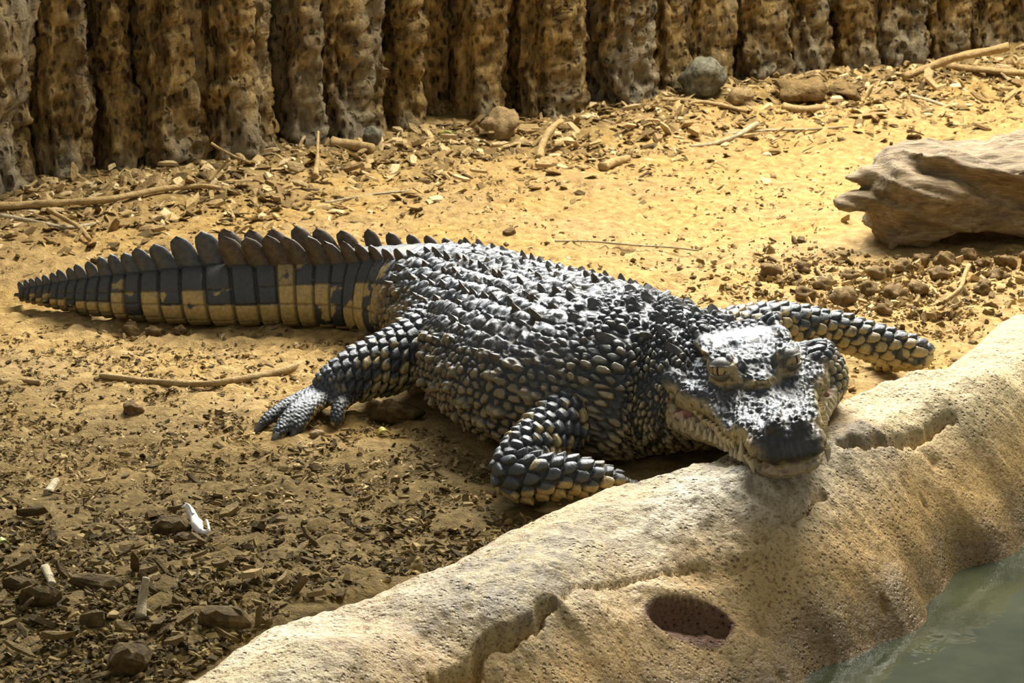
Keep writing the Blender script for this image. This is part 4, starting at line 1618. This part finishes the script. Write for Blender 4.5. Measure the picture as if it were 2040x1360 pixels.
def bark_piece(px, py, L, W, T, ang, tilt, label, seed):
    p = P(px, py, .01)
    for _ in range(3):
        p = P(px, py, soil_at(p[0], p[1]) + .01)
    rg = np.random.default_rng(seed)
    n = 9
    an = np.linspace(0, 2 * np.pi, n, endpoint=False) + rg.uniform(-.25, .25, n)
    rad = rg.uniform(.75, 1.1, n)
    v = []
    for lay, (sc, z) in enumerate(((.92, -.5), (1.05, -.1), (.95, .3), (.55, .5))):
        for k in range(n):
            jx, jy, jz = rg.uniform(-.06, .06, 3)
            v.append(((math.cos(an[k]) * rad[k] * sc + jx) * L / 2, (math.sin(an[k]) * rad[k] * sc + jy) * W / 2, (z + jz * 1.6) * T))
    f = [tuple(q) for q in grid_faces(4, n, True)] + [tuple(range(n))[::-1], tuple(range(3 * n, 4 * n))]
    o = mesh_obj('bark_piece', v, f, M['bark'], None, False)
    o.location = (p[0], p[1], soil_at(p[0], p[1]) + T * .35)
    o.rotation_euler = (tilt, tilt * .6, ang)
    tag(o, label, 'bark')


bark_piece(340, 1050, .07, .045, .030, .3, .25, 'dark slab of bark lying beside the white bone', 24)
bark_piece(450, 1235, .09, .05, .034, .25, .3, 'big dark bark slab at the edge of the rock ledge', 26)
bark_piece(262, 1322, .075, .055, .045, .9, .5, 'angular dark bark block near the lower rock edge', 27)
bark_piece(82, 1192, .062, .040, .038, .1, .35, 'blocky bark lump on top of the mulch heap', 28)
bark_piece(196, 1156, .095, .032, .018, .15, .3, 'long splintered bark strip on the mulch heap', 29)
bark_piece(365, 1068, .05, .020, .018, 1.2, .5, 'short bark piece propped against the white bone', 30)
bark_piece(40, 1160, .06, .03, .020, .1, .2, 'flat bark slab at the back of the mulch heap', 31)
bark_piece(185, 1230, .06, .035, .025, 2.6, .4, 'tilted bark slab in front of the standing grey stick', 33)
for i, (px, py, w) in enumerate(((1838, 530, .042), (1884, 534, .050), (1930, 520, .042), (1962, 536, .040), (2006, 536, .048), (2052, 530, .045), (1800, 545, .045), (1760, 560, .05), (1735, 590, .045),
                                 (1780, 600, .05), (1830, 590, .045), (1700, 560, .04), (1870, 560, .045), (1962, 588, .045), (1640, 580, .04), (1605, 600, .045), (1990, 560, .04), (1760, 630, .04), (1600, 545, .035))):
    stone('clod', px, py, w, w * .75, 'brown soil clod heaped in front of the driftwood log', seed=40 + i, cat='clod', mat='clod', rough=.55, grp='clods in front of the log')


# white jaw bone in the mulch
def bone():
    p = P(398, 1058, .02)
    z = soil_at(p[0], p[1])

    def at(px, py, h):
        return tuple(P(px, py, z + h) - np.array((p[0], p[1], z)))
    root = bpy.data.objects.new('bone', None)
    COL.objects.link(root)
    root.location = (p[0], p[1], z)
    tag(root, 'small white broken skull bone with an open eye socket on the mulch', 'bone')
    for nm, rows in (('bone_shaft', [(*at(362, 1010, .024), .0015), (*at(372, 1009, .026), .004), (*at(380, 1020, .022), .0065), (*at(388, 1034, .017), .0075), (*at(393, 1046, .012), .009), (*at(400, 1060, .005), .007)]),
                     ('bone_arch', [(*at(398, 1058, .006), .005), (*at(408, 1060, .006), .0042), (*at(416, 1056, .010), .0030), (*at(414, 1042, .016), .0026), (*at(411, 1036, .019), .0022)]),
                     ('bone_prong', [(*at(386, 1026, .022), .004), (*at(378, 1008, .029), .0028), (*at(368, 1002, .032), .0012)]),
                     ('bone_ridge', [(*at(390, 1034, .018), .005), (*at(400, 1042, .012), .004), (*at(398, 1052, .008), .004)])):
        v, f = tube_mesh(rows, 8, .35, 4)
        mesh_obj(nm, v, f, M['bone'], root)


bone()


def leaf(px, py, L, W, ang, label, mat, cat='leaf'):
    p = P(px, py, .01)
    for _ in range(3):
        p = P(px, py, soil_at(p[0], p[1]) + .01)
    z = soil_at(p[0], p[1])
    v, f = [], []
    n = 8
    for i in range(n):
        t = i / (n - 1)
        w = W * .5 * math.sin(math.pi * (.05 + .9 * t))
        h = .006 + .012 * math.sin(math.pi * t)
        for yy, dz in ((-w, .003), (0, 0), (w, .003)):
            v.append((t * L - L / 2, yy, h + dz))
    f = [tuple(q) for q in grid_faces(n, 3)]
    o = mesh_obj('leaf', v, f, M[mat])
    so = o.modifiers.new('t', 'SOLIDIFY')
    so.thickness = .0012
    o.location = (p[0], p[1], z - .002)
    o.rotation_euler = (0.1, -.1, ang)
    tag(o, label, cat)


leaf(890, 262, .045, .008, -.1, 'bright green grass blade among chips by the wall', 'leaf_green', 'grass blade')
leaf(764, 862, .026, .020, .4, 'small yellow green leaf under the hind leg', 'leaf_yellow')
leaf(6, 1082, .022, .014, .6, 'tiny green leaf on the dark mulch', 'leaf_green')

# ================================================================== CHIPS
# keep-out test: crocodile, ledge, log, wall
OCC = [(ta[i, 0], ta[i, 1], ta[i, 3] * .93) for i in range(0, NTOR, 4)]
for la in (la1, la3, la4):
    OCC += [(q[0], q[1], q[3] * .9) for q in la[::3] if q[2] < .11]
for near, e, r in TOES:
    OCC += [(near[0], near[1], .02), (e[0], e[1], .02)]
OCC += [(x, 6.62 + (x - .9) * .22, .16) for x in np.arange(.92, 2.1, .06)]
OCC = np.array(OCC)


def free(x, y, r, wall_gap=.0):
    x, y = np.asarray(x), np.asarray(y)
    ok = np.ones(x.shape, bool)
    for cx, cy, cr_ in OCC:
        ok &= (x - cx) ** 2 + (y - cy) ** 2 > (cr_ + r) ** 2
    d, s_, sd = seg_dist(x, y, EDGE)
    ok &= -d * sd < -.004 - r * .6
    dw, sw, sdw = seg_dist(x, y, WALL)
    ok &= (sdw < 0) & (dw > .055 + wall_gap)
    return ok


def in_view(x, y, pad=60):
    cz = y * math.cos(PITCH) + CAMH * math.sin(PITCH)
    cy = y * math.sin(PITCH) - CAMH * math.cos(PITCH)
    px, py = 1020 + FPX * x / cz, 680 - FPX * cy / cz
    return (px > -pad) & (px < 2040 + pad) & (py > -pad) & (py < 1360 + pad), px, py


def chip_mesh(seed, L, W, T):
    rg = np.random.default_rng(seed)
    n = 6
    an = np.sort(rg.uniform(0, 2 * np.pi, n))
    an = np.linspace(0, 2 * np.pi, n, endpoint=False) + rg.uniform(-.35, .35, n)
    rad = rg.uniform(.78, 1.1, n)
    x, y = np.cos(an) * rad * L / 2, np.sin(an) * rad * W / 2
    bend = rg.uniform(-.2, .2) * L
    zt = T * rg.uniform(.6, 1.1, n) + bend * (x / L) ** 2
    zb = -T * rg.uniform(.2, .5, n) + bend * (x / L) ** 2
    v = np.vstack([np.stack([x, y, zb], 1), np.stack([x * .9, y * .85, zt], 1), [[0, 0, T * 1.05]]])
    f = [(i, (i + 1) % n, n + (i + 1) % n, n + i) for i in range(n)] + [(n + i, n + (i + 1) % n, 2 * n) for i in range(n)] + [tuple(range(n))[::-1]]
    return v, f


CHIP = []
for k in range(14):
    L = .046 * random.uniform(.8, 1.35)
    v, f = chip_mesh(700 + k, L, L * random.uniform(.20, .50), L * random.uniform(.05, .13))
    o = mesh_obj('wood_chip', v, f, M['chip_pale'], None, False, False)
    CHIP.append(o)
CHIPD = []
for k in range(8):
    L = .040 * random.uniform(.8, 1.4)
    v, f = chip_mesh(750 + k, L, L * random.uniform(.22, .55), L * random.uniform(.06, .15))
    o = mesh_obj('bark_chip', v, f, M['chip_dark'], None, False, False)
    CHIPD.append(o)


def world_poly(o):
    """vertices and polygons of an object in world space"""
    M4 = o.matrix_basis if o.parent is None else o.parent.matrix_basis @ o.matrix_parent_inverse @ o.matrix_basis
    m4 = np.array(M4)
    q = np.empty(len(o.data.vertices) * 3)
    o.data.vertices.foreach_get('co', q)
    return q.reshape(-1, 3) @ m4[:3, :3].T + m4[:3, 3], [tuple(p.vertices) for p in o.data.polygons]


def merged(parts):
    vv, ff, n = [], [], 0
    for v, f in parts:
        vv += np.asarray(v).tolist()
        ff += [[k + n for k in q] for q in f]
        n += len(v)
    return BVHTree.FromPolygons(vv, ff)


# everything solid that loose chips and crumbs may touch but not pass through
WALL_BVH = merged([world_poly(o) for o in COLUMNS])
lowq = quads[(co2[quads][:, :, 2] < .09).all(1)]
SOLID = [world_poly(o) for o in SC.objects if o.type == 'MESH' and o.name.split('.')[0] in
         ('stick', 'twig', 'branch', 'stone', 'clod', 'bark_piece', 'leaf', 'driftwood_log', 'bone_shaft', 'bone_arch', 'bone_prong', 'bone_ridge', 'claw')]
SOLID.append((co2, lowq.tolist()))
SOLID_BVH = merged(SOLID)
LEDGE_BVH = merged([world_poly(ledge)])
LAID = []                     # chips already lying: centre, reach, tree


def hits(tree_v, tree_f, centre, reach, chips=True):
    t = BVHTree.FromPolygons(tree_v.tolist(), tree_f)
    if t.overlap(SOLID_BVH) or t.overlap(WALL_BVH) or t.overlap(LEDGE_BVH):
        return None
    for c0, r0, t0 in LAID:
        if (c0[0] - centre[0]) ** 2 + (c0[1] - centre[1]) ** 2 < (r0 + reach) ** 2 and t.overlap(t0):
            return None
    return t


def buried(p, outward):
    """inside a column: a column face lies between the point and the open floor"""
    return WALL_BVH.ray_cast(p, outward, .25)[0] is not None


def scatter(protos, gen, n, label, cat, group, smin, smax, tilt):
    from mathutils import Euler
    polys = {o.name: ([], [tuple(p.vertices) for p in o.data.polygons]) for o in protos}
    for o in protos:
        q = np.empty(len(o.data.vertices) * 3)
        o.data.vertices.foreach_get('co', q)
        polys[o.name] = (q.reshape(-1, 3), polys[o.name][1])
    done = 0
    for (x, y, up) in band_pts(n * 6, gen, .012):
        if done >= n:
            break
        for attempt in range(3):
            src = random.choice(protos)
            sc = random.uniform(smin, smax)
            eul = Euler((random.gauss(0, tilt), random.gauss(0, tilt), random.uniform(0, 6.283)))
            loc = Vector((x, y, soil_at(x, y) + .006 * sc + up))
            m4 = np.array(Matrix.LocRotScale(loc, eul, (sc, sc, sc)))
            v0, f0 = polys[src.name]
            v = v0 @ m4[:3, :3].T + m4[:3, 3]
            reach = float(np.abs(v - m4[:3, 3]).max())
            if buried(loc + Vector((0, 0, .03)), Vector((.55, -.83, 0))):
                continue
            tr = hits(v, f0, loc, reach)
            if tr is None:
                continue
            o = src.copy()
            COL.objects.link(o)
            o.scale = (sc, sc, sc)
            o.rotation_euler = eul
            o.location = loc
            tag(o, label, cat, group)
            LAID.append((tuple(loc), reach, tr))
            SOLID.append((v, f0))
            done += 1
            break


def band_pts(n, gen, r):
    out = []
    tries = 0
    while len(out) < n and tries < n * 60:
        tries += 1
        x, y = gen()
        if not in_view(np.array(x), np.array(y), 10)[0]:
            continue
        if free(np.array([x]), np.array([y]), r)[0]:
            out.append((x, y, random.choice((0, 0, .006, .012)) if r > .01 else 0))
    return out


def wall_gen():
    s = random.uniform(0, wl_s[-1])
    p = wall_at(s)
    q = wall_at(s + .01) - wall_at(s - .01)
    q /= np.linalg.norm(q)
    d = .06 + abs(random.gauss(0, .26))
    return p[0] + q[1] * d, p[1] - q[0] * d


def fore_gen():
    p = P(random.uniform(-20, 640), random.triangular(900, 1380, 1290), 0)
    return p[0], p[1]


def mid_gen():
    p = P(random.uniform(0, 900), random.uniform(660, 1000), 0)
    return p[0], p[1]


scatter(CHIP, wall_gen, 190, 'pale wood chip in the litter banked along the column wall', 'wood chip', 'chips along the wall', .8, 1.6, .45)
scatter(CHIPD, fore_gen, 75, 'dark bark chip in the shaded mulch in front of the ledge', 'bark chip', 'bark chips in the foreground mulch', .7, 1.4, .45)
scatter(CHIPD, mid_gen, 35, 'small bark chip on the soil around the hind foot', 'bark chip', 'bark chips around the hind foot', .45, .75, .25)


SOLID_BVH = merged(SOLID)
LITTER_BVH = []               # litter already strewn


# uncountable small litter: one mesh per ground
def litter(name, n, sampler, smin, smax, mat, label, seed, thick=(.06, .2)):
    rg = np.random.default_rng(seed)
    px, py = sampler(rg, n)
    a = (px - 1020) / FPX
    b = (680 - py) / FPX
    dy, dz = b * math.sin(PITCH) + math.cos(PITCH), b * math.cos(PITCH) - math.sin(PITCH)
    t = -CAMH / dz
    x, y = a * t, dy * t
    ok = free(x, y, .004)
    x, y = x[ok], y[ok]
    n = len(x)
    L = smin + (smax - smin) * rg.random(n) ** 2.6
    W = L * rg.uniform(.18, .75, n)
    T = L * rg.uniform(*thick, n)
    base = np.array([(-.5, -.5, -.4), (.5, -.4, -.4), (.45, .5, -.4), (-.45, .45, -.4), (-.4, -.3, .6), (.3, -.35, .6), (.35, .3, .55), (-.3, .35, .65)])
    v = base[None] * np.stack([L, W, T], 1)[:, None] * rg.uniform(.7, 1.3, (n, 8, 3))
    ax, ay_, az = rg.normal(0, .4, n), rg.normal(0, .4, n), rg.uniform(0, 6.283, n)
    v[..., 2] += v[..., 0] * np.sin(ax)[:, None] + v[..., 1] * np.sin(ay_)[:, None]
    xr = v[..., 0] * np.cos(az)[:, None] - v[..., 1] * np.sin(az)[:, None]
    yr = v[..., 0] * np.sin(az)[:, None] + v[..., 1] * np.cos(az)[:, None]
    v = np.stack([xr + x[:, None], yr + y[:, None], v[..., 2] + (soil_z(x, y) + T * .28 + .002)[:, None]], -1)
    q = np.array([(0, 3, 2, 1), (4, 5, 6, 7), (0, 1, 5, 4), (1, 2, 6, 5), (2, 3, 7, 6), (3, 0, 4, 7)])
    f = (q[None] + (np.arange(n) * 8)[:, None, None]).reshape(-1, 4)
    tone = rg.random(n)
    # drop the pieces that would stick in something solid or lie inside it
    tree = BVHTree.FromPolygons(v.reshape(-1, 3).tolist(), f.tolist())
    bad = np.zeros(n, bool)
    for other in [SOLID_BVH, WALL_BVH, LEDGE_BVH] + LITTER_BVH:
        for k, _ in tree.overlap(other):
            bad[k // 6] = True
    mid = v.mean(1)
    nearw = seg_dist(x, y, WALL)[0] < .22
    upv_ = Vector((0, 0, 1))
    outv = Vector((.55, -.83, 0))
    for k in range(n):
        if bad[k]:
            continue
        h = SOLID_BVH.ray_cast(Vector(mid[k]), upv_, .3)
        if h[0] is not None and h[1].z > 0:
            bad[k] = True
        elif nearw[k] and buried(Vector(mid[k]) + Vector((0, 0, .02)), outv):
            bad[k] = True
    v, tone = v[~bad], tone[~bad]
    n = len(v)
    f = f[:n * 6]
    LITTER_BVH.append(BVHTree.FromPolygons(v.reshape(-1, 3).tolist(), f.tolist()))
    o = mesh_obj(name, v.reshape(-1, 3), f, M[mat], None, False)
    fattr(o, 'tone', np.repeat(tone, 8))
    tag(o, label, 'litter', kind='stuff')
    return o


def samp_wall(rg, n):
    px = rg.uniform(-200, 2200, n)
    yb = np.interp(px, [q[0] for q in WALL_PX], [q[1] for q in WALL_PX])
    return px, yb + np.abs(rg.normal(0, 62, n)) - 4


def samp_fore(rg, n):
    px = rg.uniform(-650, 1050, n)
    return px, 1400 - np.abs(rg.normal(0, 190, n))


def samp_mid(rg, n):
    px, py = rg.uniform(-150, 2150, n), rg.uniform(330, 1000, n)
    dens = fbm(px / 240, py / 75, None, 3, 91) * .5 + .5 + .25 * (py > 650)
    k = rg.random(n) < np.clip(dens, .12, 1)
    return px[k], py[k]


def samp_flake(rg, n):
    px, py = rg.uniform(-500, 1150, n), 640 + 560 * rg.random(n) ** .8
    dens = fbm(px / 170, py / 60, None, 3, 97) * .5 + .62
    k = rg.random(n) < np.clip(dens, .1, 1)
    return px[k], py[k]


def samp_log(rg, n):
    px = rg.normal(1760, 150, n)
    return px, rg.normal(575, 45, n)


litter('wood_chip_litter', 14500, samp_wall, .008, .046, 'litter', 'small pale wood chips and shreds littered along the wall foot', 31)
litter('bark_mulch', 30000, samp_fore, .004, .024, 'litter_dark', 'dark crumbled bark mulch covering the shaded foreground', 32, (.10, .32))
litter('soil_crumbs', 25000, samp_mid, .004, .016, 'litter', 'small crumbs and bark shreds scattered over the ochre soil', 33, (.10, .35))
litter('clod_litter', 3600, samp_log, .006, .028, 'litter', 'lumpy soil crumbs heaped between the log and the ledge', 34, (.25, .55))
litter('bark_flakes', 34000, samp_flake, .003, .017, 'litter_mid', 'thin bark flakes strewn over the soil around the hind foot', 35, (.08, .3))
